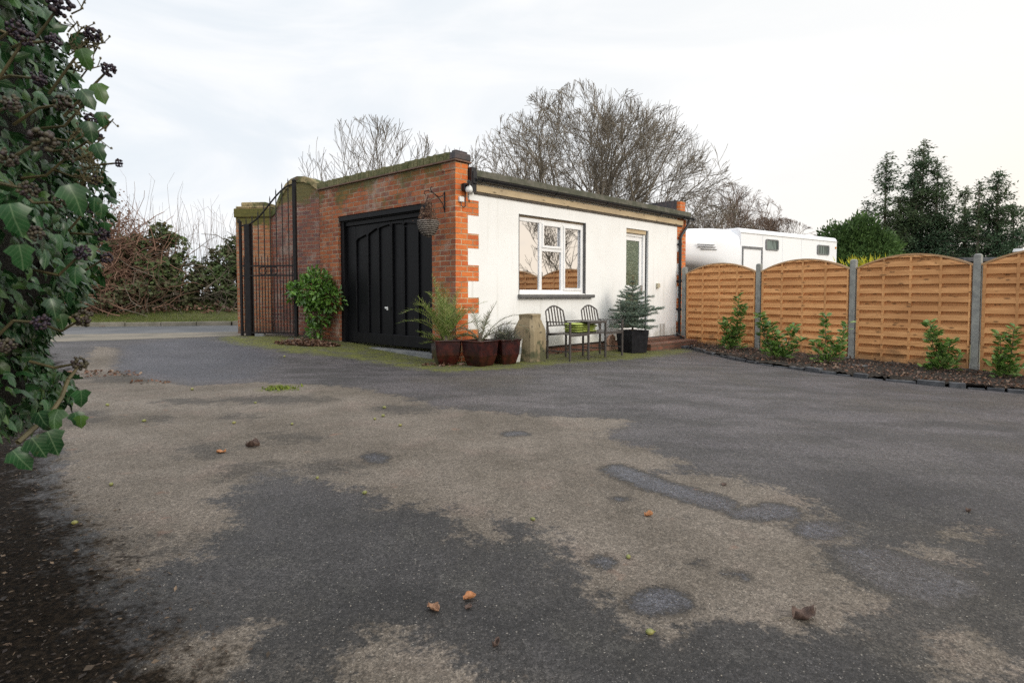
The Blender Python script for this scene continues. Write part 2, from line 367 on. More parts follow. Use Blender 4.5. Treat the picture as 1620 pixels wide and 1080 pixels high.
MAT['ivy'] = leafmat('glossy ivy leaf', [(.008, .030, .010), (.016, .060, .018), (.026, .085, .026), (.012, .042, .014), (.055, .12, .02)], .34, .18, .42, vein=((.13, .20, .10), .7))
MAT['ivy_far'] = leafmat('distant ivy leaf', [(.045, .07, .024), (.075, .12, .036), (.11, .165, .055), (.10, .08, .045)], .6, .25, .35, patch=(.9, (.075, .06, .035), .6))
MAT['berry'] = leafmat('dark ivy berries', [(.010, .007, .014), (.022, .014, .026), (.035, .022, .022)], .5, 0, .3)
MAT['berry_green'] = leafmat('unripe ivy berries', [(.035, .030, .020), (.06, .052, .028), (.03, .020, .022)], .5, 0, .3)
MAT['laurel'] = leafmat('glossy laurel leaf', [(.025, .075, .012), (.055, .14, .018), (.10, .22, .03), (.16, .31, .05)], .3, .25, .5, vein=((.25, .36, .12), .6))
MAT['laurel_dull'] = leafmat('young cherry laurel leaf', [(.05, .10, .025), (.10, .20, .04), (.18, .30, .065), (.28, .38, .13)], .3, .3, .5)
MAT['palm'] = leafmat('palm leaflets', [(.09, .14, .03), (.16, .23, .05), (.25, .30, .09), (.30, .28, .12)], .45, .25, .4)
MAT['palm_grey'] = leafmat('grey palm leaflets', [(.10, .115, .06), (.16, .17, .10), (.22, .21, .13), (.12, .08, .06)], .55, .2, .4)
MAT['lavender'] = leafmat('grey green needles', [(.07, .085, .06), (.12, .14, .10), (.16, .15, .12), (.10, .06, .07)], .7, .2, .3)
MAT['spruce'] = leafmat('blue spruce needles', [(.07, .12, .085), (.13, .19, .15), (.20, .27, .22), (.22, .26, .15)], .55, .15, .4)
MAT['spruce_top'] = leafmat('yellowing spruce needles', [(.16, .14, .06), (.22, .18, .09), (.28, .22, .12)], .6, .15, .4)
MAT['cedar'] = leafmat('dark conifer sprays', [(.045, .080, .050), (.070, .12, .065), (.10, .155, .085)], .75, .3, .2, patch=(.35, (.12, .15, .06), .5))
MAT['cypress'] = leafmat('mid green conifer sprays', [(.05, .10, .028), (.085, .16, .04), (.12, .20, .055)], .7, .25, .25, patch=(.5, (.02, .04, .015), .5))
MAT['golden'] = leafmat('golden conifer tips', [(.40, .38, .02), (.55, .50, .04), (.30, .32, .03)], .6, .3, .3)
MAT['leaf_brown'] = leafmat('fallen brown leaves', [(.055, .028, .018), (.12, .06, .035), (.19, .10, .06), (.09, .05, .04), (.26, .18, .12)], .7, .1)
MAT['litter'] = leafmat('leaf and bark litter', [(.018, .012, .008), (.035, .022, .014), (.02, .014, .012), (.07, .045, .028), (.028, .02, .012), (.17, .12, .08)], .85, 0)
MAT['grass'] = leafmat('short verge grass', [(.07, .11, .015), (.14, .19, .03), (.20, .24, .05), (.12, .10, .03)], .6, .3)
MAT['nut'] = simple('green windfall', (.13, .15, .04), (.22, .20, .06), 30, .5, .2, .003)
MAT['moss'] = leafmat('moss tufts', [(.06, .09, .01), (.11, .15, .015), (.17, .20, .03)], .9, .1)
MAT['house_white'] = simple('pale cowl', (.6, .6, .6), (.7, .7, .7), 3, .6, .1, .003)

# ------------------------------------------------------------------ ground shape
def sstep(x, a, b):
    t = np.clip((np.asarray(x, float) - a) / (b - a), 0, 1); return t * t * (3 - 2 * t)
def gz(X, Y):
    X = np.asarray(X, float); Y = np.asarray(Y, float)
    r = np.clip(((-X - .9) * .5 + (Y - 9.4) * .5) / 3.4, 0, 1) ** 1.4 * .25 * sstep(Y, 6.5, 10)
    rr = -.033 * np.clip(X + .2 * np.exp(-np.abs(X)), 0, 9)
    return r + rr
def G1(x, y): return float(gz(x, y))
TH = R(2.5)
def ray(px, py):                       # photo pixel -> direction; used once here to survey the yard's ground
    c0, c2 = (px - 810) / 920., -(py - 507) / 920.
    return c0, math.cos(TH) + c2 * math.sin(TH), -math.sin(TH) + c2 * math.cos(TH)
def spot(px, py):
    r = ray(px, py); z = 0.
    for _ in range(12):
        t = (z - CAM_H) / r[2]; z = G1(r[0] * t, r[1] * t)
    return (r[0] * t, r[1] * t)
def sdpoly(X, Y, poly):
    P = np.array(poly); d = np.full(X.shape, 1e9); ins = np.zeros(X.shape, bool)
    for i in range(len(P)):
        a = P[i]; b = P[(i + 1) % len(P)]; e = b - a; w0 = X - a[0]; w1 = Y - a[1]
        t = np.clip((w0 * e[0] + w1 * e[1]) / (e @ e + 1e-12), 0, 1)
        d = np.minimum(d, (w0 - t * e[0]) ** 2 + (w1 - t * e[1]) ** 2)
        c = ((a[1] > Y) != (b[1] > Y)) & (X < (b[0] - a[0]) * (Y - a[1]) / (b[1] - a[1] + 1e-12) + a[0]); ins ^= c
    return np.where(ins, 1, -1) * np.sqrt(d)

def ell(cx, cy, rx, ry, n=14): return [(cx + rx * math.cos(2 * math.pi * i / n), cy + ry * math.sin(2 * math.pi * i / n)) for i in range(n)]
DRY = [[(60, 640), (115, 590), (125, 560), (150, 546), (195, 547), (180, 565), (230, 598), (300, 610), (420, 604), (560, 612), (640, 628), (700, 645), (850, 657), (990, 662), (1010, 668), (950, 690), (1030, 710), (1085, 730), (1030, 752), (1100, 746), (1190, 760), (1290, 795), (1330, 838), (1350, 862), (1310, 868), (1305, 885), (1350, 920), (1410, 945), (1390, 972), (1290, 1003), (1150, 984), (1080, 1000), (1040, 1010), (980, 972), (920, 925), (880, 870), (850, 830), (800, 822), (770, 862), (735, 850), (710, 806), (620, 800), (580, 775), (500, 762), (440, 745), (395, 762), (352, 790), (365, 825), (330, 850), (310, 880), (200, 915), (140, 895), (165, 850), (95, 800), (90, 720)],
       [(1480, 826), (1560, 828), (1600, 848), (1500, 850)], [(1420, 868), (1500, 872), (1530, 893), (1440, 890)],
       [(560, 1016), (640, 1000), (700, 1030), (780, 1075), (760, 1110), (540, 1110), (530, 1050)],
       [(1450, 1010), (1540, 1005), (1640, 1050), (1640, 1110), (1500, 1090)], [(200, 1040), (330, 1000), (420, 990), (400, 1060), (300, 1110), (200, 1110)]]
WETS = [ell(1042, 952, 52, 20), ell(1290, 838, 46, 15), ell(1210, 810, 60, 13), [(950, 738), (985, 735), (1060, 762), (1170, 792), (1160, 812), (1080, 792), (1010, 770), (960, 748)],
        [(1310, 868), (1380, 866), (1440, 880), (1530, 910), (1560, 940), (1480, 960), (1400, 935), (1340, 905)], [(572, 722), (590, 714), (618, 722), (612, 730), (585, 731)], ell(950, 888, 20, 8), ell(1162, 911, 12, 5),
        ell(815, 686, 22, 4), ell(1103, 890, 7, 3), ell(980, 790, 16, 4)]
MOTTLE = [ell(640, 647, 55, 7), ell(330, 712, 40, 12), ell(400, 745, 45, 14), ell(460, 692, 50, 8), ell(250, 664, 26, 5), ell(440, 632, 90, 7), ell(300, 635, 60, 5), ell(520, 740, 50, 12), ell(250, 865, 50, 12), ell(190, 600, 60, 6), ell(380, 660, 30, 5), ell(1010, 680, 30, 5), ell(130, 660, 40, 12)]
SMOOTHB = [[(195, 545), (300, 536), (400, 545), (430, 560), (440, 580), (400, 598), (300, 606), (230, 592), (185, 565)]]
MOSS = [[(355, 530), (530, 535), (700, 550), (735, 565), (860, 555), (1000, 545), (1080, 535), (1090, 556), (1010, 568), (900, 574), (800, 584), (700, 588), (620, 578), (560, 567), (470, 558), (390, 545), (350, 537)], ell(443, 614, 17, 4), [(350, 537), (385, 530), (390, 520), (360, 520)]]
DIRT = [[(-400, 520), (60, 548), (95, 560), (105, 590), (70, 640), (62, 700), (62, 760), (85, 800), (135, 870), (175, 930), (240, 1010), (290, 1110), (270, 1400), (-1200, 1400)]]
def toW(polys): return [[spot(*p) for p in q] for q in polys]

def ground_material():
    t = NT('patchy damp tarmac'); v = t.coord('Object')
    big = t.noise(1.1, v, det=5, rough=.6); med = t.noise(6, v, det=5, rough=.65); fin = t.noise(38, v, det=3)
    wob = t.math('ADD', t.math('MULTIPLY', t.math('SUBTRACT', med, .5), .40), t.math('MULTIPLY', t.math('SUBTRACT', fin, .5), .22))
    def mask(name, w=.035, amp=1.): return t.mr(t.math('ADD', t.attr(name), t.math('MULTIPLY', wob, amp)), -w, w)
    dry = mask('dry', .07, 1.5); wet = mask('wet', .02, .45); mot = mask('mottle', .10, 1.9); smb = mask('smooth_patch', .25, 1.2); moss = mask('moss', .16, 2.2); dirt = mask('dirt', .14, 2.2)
    grit = t.noise(210, v, det=3, rough=.75); ag = t.vor(130, v); agc = t.vor(130, v, out='Color')
    sp = t.n.new('ShaderNodeSeparateColor'); t.l.new(agc, sp.inputs[0])
    cd_ = t.mix(t.mr(big, .3, .7), (.120, .102, .083), (.190, .162, .135))
    cd_ = t.mix(t.mr(t.noise(2.3, v, det=4), .52, .72, 0, .45), cd_, (.20, .155, .13))
    cd_ = t.mix(t.mr(t.noise(17, v, det=4), .58, .75, 0, .55), cd_, (.055, .052, .048))
    cw = t.mix(t.mr(big, .35, .65), (.016, .015, .015), (.042, .039, .039))
    cw = t.mix(t.mr(t.noise(3.1, v, det=5), .5, .7, 0, .5), cw, (.05, .047, .04))
    drysp = t.math('MULTIPLY', dry, t.math('SUBTRACT', 1.0, wet))
    col = t.mix(drysp, cw, cd_)
    col = t.mix(t.math('MULTIPLY', mot, .75), col, (.060, .055, .050))
    rim = t.math('MULTIPLY', t.math('SUBTRACT', 1.0, t.mr(t.math('ABSOLUTE', t.math('ADD', t.attr('wet'), t.math('MULTIPLY', wob, .45))), .0, .06)), .6)
    col = t.mix(t.math('MULTIPLY', wet, .8), col, (.068, .070, .084)); col = t.mix(rim, col, (.022, .020, .018))  # wet patches: bluish sky sheen mixed into the base colour, dark rim around
    erim = t.math('MULTIPLY', t.math('SUBTRACT', 1.0, t.mr(t.math('ABSOLUTE', t.math('ADD', t.math('ADD', t.attr('dry'), .10), t.math('MULTIPLY', wob, 1.5))), .0, .16)), .35)
    col = t.mix(erim, col, (.030, .027, .023)); col = t.mix(t.mr(t.noise(.8, t.map(v, loc=(9, 2, 0)), det=4), .5, .65, 0, .22), col, (.07, .058, .040))
    far_ = t.math('MULTIPLY', t.mr(t.xyz(v)[1], 2.2, 5.5), t.math('SUBTRACT', 1.0, dry)); fc = t.mix(t.mr(t.noise(.9, t.map(v, (1, 2.2, 1), loc=(4, 1, 0)), det=6, rough=.65), .38, .62), (.044, .040, .040), (.098, .087, .092)); fc = t.mix(t.mr(t.noise(.5, t.map(v, loc=(1, 8, 0)), det=4), .5, .68, 0, .6), fc, (.075, .062, .046)); col = t.mix(t.math('MULTIPLY', far_, .75), col, fc)
    col = t.mix(t.math('MULTIPLY', smb, .7), col, (.052, .053, .066))
    g1 = t.noise(62, v, det=3, rough=.8); g2 = t.noise(24, v, det=4, rough=.8); g3 = t.vor(48, v, out='Color'); s3 = t.n.new('ShaderNodeSeparateColor'); t.l.new(g3, s3.inputs[0])
    sh = t.math('MULTIPLY', t.mr(g1, .32, .68, .62, 1.38, False), t.mr(g2, .30, .70, .88, 1.12, False)); sh = t.math('MULTIPLY', sh, t.mr(s3.outputs[1], 0, 1, .75, 1.25, False))
    c4 = t.vor(120, v, out='Color'); s4 = t.n.new('ShaderNodeSeparateColor'); t.l.new(c4, s4.inputs[0]); sh = t.math('MULTIPLY', sh, t.mr(s4.outputs[2], 0, 1, .40, 1.60, False))
    c5 = t.vor(230, v, out='Color'); s5 = t.n.new('ShaderNodeSeparateColor'); t.l.new(c5, s5.inputs[0]); sh = t.math('MULTIPLY', sh, t.mr(s5.outputs[2], 0, 1, .65, 1.35, False))
    sh = t.math('ADD', t.math('MULTIPLY', t.math('SUBTRACT', sh, 1.0), t.math('SUBTRACT', 1.0, t.math('MULTIPLY', drysp, .48))), 1.0)
    mm = t.n.new('ShaderNodeVectorMath'); mm.operation = 'SCALE'; t.l.new(col, mm.inputs[0]); t.l.new(sh, mm.inputs['Scale']); col = mm.outputs[0]
    col = t.mix(t.math('MULTIPLY', t.mr(t.vor(34, v), .12, .08), .7), col, (.34, .31, .27))
    # aggregate: pale stones and dark voids
    col = t.mix(t.math('MULTIPLY', t.mr(sp.outputs[0], .72, .95), t.math('MULTIPLY', t.mr(ag, .35, .2), .45)), col, (.30, .28, .26))
    col = t.mix(t.mr(grit, .54, .66, 0, .75), col, (.010, .010, .010))
    col = t.mix(t.mr(t.vor(19, v), .055, .03, 0, .8), col, (.26, .22, .18))
    # orange brick-dust rubs
    col = t.mix(t.math('MULTIPLY', t.mr(t.noise(4.2, t.map(v, (1, 1, 1), loc=(3, 7, 0)), det=3), .66, .74), t.math('MULTIPLY', dry, .35)), col, (.24, .13, .09))
    mc = t.mix(t.mr(t.noise(30, v, det=4), .35, .65), (.055, .062, .012), (.15, .155, .022))
    col = t.mix(t.math('MULTIPLY', moss, t.mr(t.noise(5, v, det=5), .3, .6, .35, .92)), col, mc)
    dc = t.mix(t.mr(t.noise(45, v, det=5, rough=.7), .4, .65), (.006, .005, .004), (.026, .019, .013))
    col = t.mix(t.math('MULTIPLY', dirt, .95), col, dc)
    rough = t.math('SUBTRACT', t.mr(big, .3, .7, .80, .66), t.math('MULTIPLY', t.math('SUBTRACT', 1.0, drysp), .14))
    rough = t.math('SUBTRACT', rough, t.math('MULTIPLY', wet, .25)); rough = t.math('ADD', rough, t.math('MULTIPLY', t.math('MAXIMUM', moss, dirt), .25), cl=True)
    h = t.math('ADD', t.math('ADD', t.math('MULTIPLY', ag, .8), t.math('MULTIPLY', g1, 2.0)), t.math('ADD', t.math('MULTIPLY', grit, .8), t.math('MULTIPLY', t.math('MULTIPLY', dirt, t.noise(30, v, det=4)), 4.0)))
    t.bump(h, .75, .006)
    spec = t.math('MULTIPLY', t.math('SUBTRACT', .42, t.math('MULTIPLY', drysp, .27)), t.math('SUBTRACT', 1.0, t.math('MULTIPLY', dirt, .9))); return t.out(col, rough, 0, spec)
def sheet(name, x0, x1, y0, y1, st, mat, dz=0, keep=None, attrs=None, rough=0):
    nx = int((x1 - x0) / st) + 1; ny = int((y1 - y0) / st) + 1
    X, Y = np.meshgrid(np.linspace(x0, x1, nx), np.linspace(y0, y1, ny)); X = X.ravel(); Y = Y.ravel()
    Z = gz(X, Y) + dz
    if rough: Z = Z + rough * RNG.normal(size=Z.shape)
    i = np.arange((ny - 1) * nx).reshape(ny - 1, nx)[:, :-1].ravel(); f = np.stack([i, i + 1, i + nx + 1, i + nx], 1)
    if keep is not None:
        cx = X[f].mean(1); cy = Y[f].mean(1); f = f[keep(cx, cy)]
    m = MB().add(np.stack([X, Y, Z], 1), f); o = obj(name, m, mat, uv=False, smooth=True)
    for an, polys in (attrs or {}).items():
        d = np.full(X.shape, -9.)
        for q in toW(polys): d = np.maximum(d, sdpoly(X, Y, q))
        a = o.data.attributes.new(an, 'FLOAT', 'POINT'); a.data.foreach_set('value', d.astype(np.float32))
    return o
# seam between driveway and footway, then road, then verge (polylines in plan)
SEAM = [(-30, 4.5), (-16, 7.5), (-7.8, 10.75), (-5.75, 12.1), (-3.4, 13.9), (3, 19.5), (22, 38)]
def off(pl, d):
    out = []
    for i in range(len(pl)):
        a = Vector(pl[max(i - 1, 0)]); b = Vector(pl[min(i + 1, len(pl) - 1)]); t_ = (b - a).normalized(); out.append((pl[i][0] - t_.y * d, pl[i][1] + t_.x * d))
    return out
NEAR = [(-30, 9.6), (-16, 11.4), (-9.1, 12.7), (-6.2, 13.5), (-3.6, 15.2), (2.4, 21.0), (21, 39.6)]
FAR = [(-30, 12.4), (-15, 15.0), (-7.9, 16.4), (-5.2, 17.9), (-3.9, 19.5), (1.2, 24.6), (19, 42.3)]
def strip(name, A, B, mat, dz, sub=10, cross=3, zf=None):
    def samp(pl):
        out = []
        for i in range(len(pl) - 1):
            for k in range(sub): out.append(np.array(pl[i]) * (1 - k / sub) + np.array(pl[i + 1]) * k / sub)
        out.append(np.array(pl[-1])); return np.array(out)
    a, b = samp(A), samp(B); n = len(a); V = []
    for j in range(cross + 1):
        q = a * (1 - j / cross) + b * j / cross; zz = gz(q[:, 0], q[:, 1]) + (dz if zf is None else zf(j / cross, q)); V.append(np.column_stack([q, zz]))
    V = np.concatenate(V); f = [(j * n + i, j * n + i + 1, (j + 1) * n + i + 1, (j + 1) * n + i) for j in range(cross) for i in range(n - 1)]
    return obj(name, MB().add(V, f), mat, uv=False, smooth=True)
def below_seam(x, y):
    sx = [p[0] for p in SEAM]; sy = [p[1] for p in SEAM]; return y < np.interp(x, sx, sy)
drive = sheet('driveway', -14, 9.5, -4, 17, .07, ground_material(), keep=lambda x, y: below_seam(x, y - .04),
              attrs=dict(dry=DRY, wet=WETS, mottle=MOTTLE, smooth_patch=SMOOTHB, moss=MOSS, dirt=DIRT))
tag(drive, kind='structure')
t = NT('rough field grass'); v = t.coord(); c = t.mix(t.mr(t.noise(.12, v, det=5), .4, .6), (.09, .10, .03), (.17, .12, .05)); c = t.mix(t.mr(t.noise(2.5, v, det=6), .4, .65, 0, .7), c, (.05, .055, .02)); t.bump(t.noise(6, v, det=6), 1, .1)
fieldm = t.out(c, .95)
fm = MB()
gx = np.concatenate([np.linspace(-900, -40, 9), np.linspace(-35, 40, 60), np.linspace(46, 900, 9)]); gy = np.concatenate([[-60, -30, -12], np.linspace(-8, 50, 48), np.linspace(60, 1400, 9)])
X, Y = np.meshgrid(gx, gy); X = X.ravel(); Y = Y.ravel(); i = np.arange((len(gy) - 1) * len(gx)).reshape(-1, len(gx))[:, :-1].ravel(); nx = len(gx)
fm.add(np.stack([X, Y, gz(X, Y) - .06], 1), np.stack([i, i + 1, i + nx + 1, i + nx], 1))
tag(obj('ground', fm, fieldm, uv=False), kind='structure')
t = NT('road asphalt'); v = t.coord(); c = t.mix(t.mr(t.noise(.8, v, det=5), .4, .65), (.085, .09, .098), (.125, .125, .13)); c = t.mix(t.mr(t.noise(60, v, det=3), .5, .7, 0, .5), c, (.04, .04, .04)); t.bump(t.noise(90, v, det=3), .4, .005); roadm = t.out(c, .7)
t = NT('sandy footway'); v = t.coord(); c = t.mix(t.mr(t.noise(1.4, v, det=6), .4, .65), (.19, .165, .13), (.12, .11, .09)); c = t.mix(t.mr(t.noise(40, v, det=4), .5, .7, 0, .5), c, (.06, .055, .045)); t.bump(t.noise(60, v, det=4), .4, .006); footm = t.out(c, .85)
tag(strip('footway', SEAM, NEAR, footm, .004), kind='structure')
tag(strip('road', NEAR, FAR, roadm, -.004), kind='structure')
kb = MB()
_k0 = [np.array(p) for p in FAR]
for a, b in zip(_k0[:-1], _k0[1:]):
    L = np.linalg.norm(b - a); d = (b - a) / L; nrm = np.array([-d[1], d[0]]); k = 0.
    while k < L - .3 and L < 20:
        p = a + d * (k + .45); z = G1(*p); M_ = Matrix.Translation((p[0], p[1], z - .05 + random.uniform(-.008, .008))) @ Matrix.Rotation(math.atan2(d[1], d[0]) + random.uniform(-.01, .01), 4, 'Z')
        kb.box(-.442, .442, 0, .13, 0, .16, M_); k += .9
tag(obj('kerb', kb, simple('worn kerb stone', (.21, .19, .155), (.13, .12, .09), 4, .9, .6, .01, fine=30), bevel=.015), kind='structure')
VER = off(FAR, .13); BNK = off(FAR, 2.6); BNK2 = off(FAR, 6.5)
tag(strip('verge', VER, BNK, simple('verge earth', (.05, .06, .018), (.09, .09, .03), 3, .95, .8, .03), 0, cross=6, zf=lambda t_, q: .09 + .60 * t_ ** 1.3), kind='structure')
tag(strip('bank', BNK, BNK2, MAT['soil'], 0, cross=3, zf=lambda t_, q: .69 - .6 * t_), kind='structure')

# leaf templates
IVY = ([(0, 0, 0), (.02, .22, .05), (.22, .50, -.03), (.40, .30, .05), (.66, .33, -.05), (1, 0, -.14), (.02, -.22, .05), (.22, -.50, -.03), (.40, -.30, .05), (.66, -.33, -.05), (.5, 0, .08)],
       [[(0, 1, 2, 3, 10), (10, 3, 4, 5, 5)][0:1] + [], []])
IVY = (IVY[0], [np.array([(0, 10, 3, 2), (0, 8, 10, 0)][0:1]), ])
IVY = ([(0, 0, 0), (.0, .24, -.04), (.22, .50, -.12), (.42, .30, -.02), (.70, .30, -.14), (1.02, 0, -.20), (.0, -.24, -.04), (.22, -.50, -.12), (.42, -.30, -.02), (.70, -.30, -.14), (.45, 0, .07)],
       [np.array([(0, 10, 3, 1), (6, 8, 10, 0), (1, 3, 3, 2)][0:2]), np.array([(1, 3, 2), (6, 7, 8), (10, 4, 3), (10, 8, 9), (10, 5, 4), (10, 9, 5)])])
LAU = ([(0, 0, 0), (.28, .20, .05), (.68, .20, .02), (1, 0, -.12), (.28, -.20, .05), (.68, -.20, .02), (.3, 0, -.02), (.7, 0, -.05)],
       [np.array([(0, 6, 1, 1)])[:0].reshape(0, 4), np.array([(6, 7, 2, 1), (4, 5, 7, 6)]), np.array([(0, 6, 1), (0, 4, 6), (7, 3, 2), (7, 5, 3)])])
LAU = (LAU[0], LAU[1][1:])
BLADE = ([(0, .5, 0), (0, -.5, 0), (1, 0, 0)], [np.array([(0, 1, 2)])])
QUAD = ([(0, 0, 0), (.45, .5, .05), (1, 0, 0), (.45, -.5, .05)], [np.array([(0, 3, 2, 1)])])
CURL = ([(0, 0, .0), (.3, .35, .22), (.7, .3, .30), (1, 0, .18), (.3, -.35, .16), (.7, -.3, .26), (.35, 0, .0), (.7, 0, .02)], LAU[1])
def rdir(n, up=0.):
    v = RNG.normal(size=(n, 3)); v[:, 2] += up; return v / np.linalg.norm(v, axis=1, keepdims=True)

# ------------------------------------------------------------------ GARAGE
CX, CY = -.92, 9.50
ANG = math.atan2(.70171, .71246)                 # along the white wall
FANG = math.atan2(.65764, -.75334) - ANG         # front wall, relative to it
gar = thing('garage', 'flat roofed garage outbuilding with red brick front, black doors and white rendered side', 'garage', (CX, CY, 0), ANG)
# front wall (local x = along the wall away from the corner, +y = outwards)
fw = MB(); TD = .30; B0 = -.4
fw.box(0, .574, -TD, 0, B0, 3.27); fw.box(3.42, 4.10, -TD, 0, B0, 3.27); fw.box(.574, 3.42, -TD, 0, 2.67, 3.27)
front = obj('front_wall', fw, MAT['brick_front'], gar, rz=FANG)
m = MB()
m.box(-.05, 4.12, -TD - .03, .05, 3.27, 3.295)
obj('creasing_tile', m, simple('creasing tile', (.16, .09, .06), (.09, .06, .045), 9, .9, .5, .006), front)
m = MB(); x = .10; k = 0
while x < 4.1:
    w = .083; m.box(x + .002, x + w - .003, -TD - .005 + random.uniform(-.006, .006), .022 + random.uniform(-.008, .008), 3.295, 3.43 + random.uniform(-.008, .008)); x += w
m.box(.10, 4.1, -TD + .01, .005, 3.296, 3.415)
obj('coping', m, MAT['brick_cope'], front, bevel=.008)
m = MB(); m.box(-.045, .10, -TD - .02, .035, 3.296, 3.415); m.box(-.02, .09, -TD + .03, .0, 3.415, 3.45)
obj('coping_end', m, MAT['cope_end'], front, bevel=.03)
# ledge ends: oversailing course patch at corner top
m = MB(); m.box(-.012, .32, 0, .012, 3.13, 3.268); obj('oversailing_course', m, MAT['brick_front'], front)
# garage door
dr = obj('garage_door', (lambda q: (q.box(.70, 3.30, -.20, -.165, .16, 2.47), q)[1])(MB()), MAT['black_paint'], front)
m = MB()
m.box(.577, .70, -.21, -.055, .10, 2.665); m.box(3.30, 3.417, -.21, -.055, .10, 2.665); m.box(.70, 3.30, -.21, -.06, 2.55, 2.665); m.box(.70, 3.30, -.21, -.09, 2.47, 2.55)
m.box(.60, 3.40, -.055, -.01, 2.57, 2.662)
obj('door_frame', m, MAT['black_paint'], dr, bevel=.006)
m = MB(); xs = [.757, 1.106, 1.497, 1.87, 2.26, 2.607, 2.985]
m.box(.702, .757, -.165, -.125, .162, 2.468); m.box(2.985, 3.298, -.165, -.125, .162, 2.468)
m.box(.757, 2.985, -.165, -.125, .162, .37)
hd = [2.30, 2.385, 2.41, 2.41, 2.385, 2.30]
for i in range(6):
    x0, x1 = xs[i], xs[i + 1]; h = hd[i]; h0 = h - .05 if i in (0,) else h; 
    zl = {0: 2.26, 1: 2.36, 2: 2.40, 3: 2.41, 4: 2.37, 5: 2.27}; zr = {0: 2.36, 1: 2.40, 2: 2.41, 3: 2.37, 4: 2.28, 5: 2.20}
    a, b = zl[i], zr[i]; m.extr([(x0, 2.468), (x0, a - .05), (x0 + .05, a), (x1 - .05, b), (x1, b - .05), (x1, 2.468)], -.165, -.125)
obj('door_rails', m, MAT['black_paint'], dr, bevel=.01)
m = MB()
for x in xs[1:-1]: m.box(x - .022, x + .022, -.165, -.128, .37, 2.34)
m.box(1.87 - .05, 1.87 - .023, -.165, -.118, .17, 2.40)
obj('door_ribs', m, MAT['black_paint'], dr, bevel=.008)
m = MB(); m.tube([(1.97, -.12, .865), (1.97, -.07, .865)], .018, 8); m.box(1.90, 1.985, -.075, -.06, .85, .88); m.box(1.90, 1.925, -.076, -.058, .82, .85)
obj('handle', m, MAT['lamp_white'], dr, bevel=.004)
m = MB(); m.box(.577, 3.417, -.25, .02, -.1, .10); obj('threshold', m, MAT['slab'], front, bevel=.01)
# side wall (local x along, outwards = -y)
sw = MB(); WT = .25; SL = 7.42
sw.box(.02, 1.467, 0, WT, .12, 2.99); sw.box(1.467, 3.39, 0, WT, .12, 1.13); sw.box(1.467, 3.39, 0, WT, 2.56, 2.99)
sw.box(3.39, 4.829, 0, WT, .12, 2.99); sw.box(4.829, 5.72, 0, WT, 2.58, 2.99); sw.box(5.72, 7.00, 0, WT, .12, 2.99); sw.box(4.829, 5.72, .02, WT, .12, .17)
obj('rendered_wall', sw, MAT['render'], gar)
m = MB(); m.box(.0, 7.0, .012, WT, -.5, .12); obj('brick_plinth', m, MAT['brick_step'], gar)
m = MB(); m.box(.5, 7.0, -.004, .0, .105, .125); obj('bell_cast', m, MAT['black_plastic'], gar)
m = MB(); y0 = -.006
m.box(0, .261, y0, .04, -.4, 3.25)
for a, b in ((2.427, 2.675), (1.881, 2.123), (1.336, 1.60), (.80, 1.06), (-.4, .528)): m.box(.261, .50, y0, .03, a, b)
obj('quoin', m, MAT['brick_side'], gar)
m = MB(); m.box(7.0, SL, y0, WT, -.5, 2.99); obj('quoin', m, MAT['brick_side'], gar)
for k in range(5):
    z0 = 2.17 - k * .57; m = MB(); m.box(7.003, 7.19, y0 - .006, y0 + .01, z0, z0 + .285); obj('render_block', m, MAT['render'], gar)
# rear and far walls
m = MB(); m.box(7.17, SL, WT, 4.0, -.5, 2.99); m.box(0.3, 7.17, 3.8, 4.05, -.5, 2.99); obj('rear_wall', m, MAT['brick_old'], gar)
# eaves
m = MB(); m.box(.376, 7.22, -.045, 0.0, 2.825, 2.94); m.box(3.95, 3.955, -.047, -.04, 2.826, 2.939); obj('eaves_beam', m, MAT['timber'], gar, bevel=.004)
m = MB(); m.box(.40, 7.2, -.03, 0.0, 2.785, 2.824); obj('eaves_shade_strip', m, simple('dark eaves shade', (.05, .04, .03), (.09, .07, .05), 9, .8, .3, .003), gar)  # dark strip below the beam, stands in for the eaves shadow on the wall
m = MB()
ns = 9; prof = [(-.060 + .058 * math.cos(math.pi + math.pi * k / ns), 3.03 + .060 * math.sin(math.pi + math.pi * k / ns)) for k in range(ns + 1)]
gp = [(y - .055, z) for y, z in prof]; inn = [(-.115 + .052 * math.cos(2 * math.pi - math.pi * k / ns), 3.032 + .052 * math.sin(2 * math.pi - math.pi * k / ns)) for k in range(ns + 1)]
loop = gp + inn
def gut(m, x0, x1, sc=1.0):
    k = len(loop); v = [(x0, -.115 + (y + .115) * sc, 3.03 + (z - 3.03) * sc) for y, z in loop] + [(x1, -.115 + (y + .115) * sc, 3.03 + (z - 3.03) * sc) for y, z in loop]
    m.add(v, [(i, (i + 1) % k, k + (i + 1) % k, k + i) for i in range(k)] + [(i, i + 1, k - 2 - i, k - 1 - i) for i in range(ns)] + [(k + i, k + k - 1 - i, k + k - 2 - i, k + i + 1) for i in range(ns)])
gut(m, .36, 7.55)
for x in (.50, 2.35, 3.95, 5.2, 6.05, 7.1): gut(m, x - .04, x + .04, 1.16)
gut(m, .33, .36, 1.2); gut(m, 7.55, 7.575, 1.2)
obj('gutter', m, MAT['black_plastic'], gar, smooth=False)
m = MB(); m.box(.27, .375, -.10, .22, 2.80, 3.20); m.box(.285, .36, -.13, -.10, 2.93, 3.13); obj('bargeboard_end', m, MAT['black_plastic'], gar, bevel=.006)
m = MB(); m.tube([(7.36, -.115, 2.97), (7.36, -.115, 2.90), (7.33, -.115, 2.84), (7.10, -.07, 2.58), (7.05, -.065, 2.50), (7.05, -.065, 2.3), (7.05, -.065, -.05)], .036, 10)
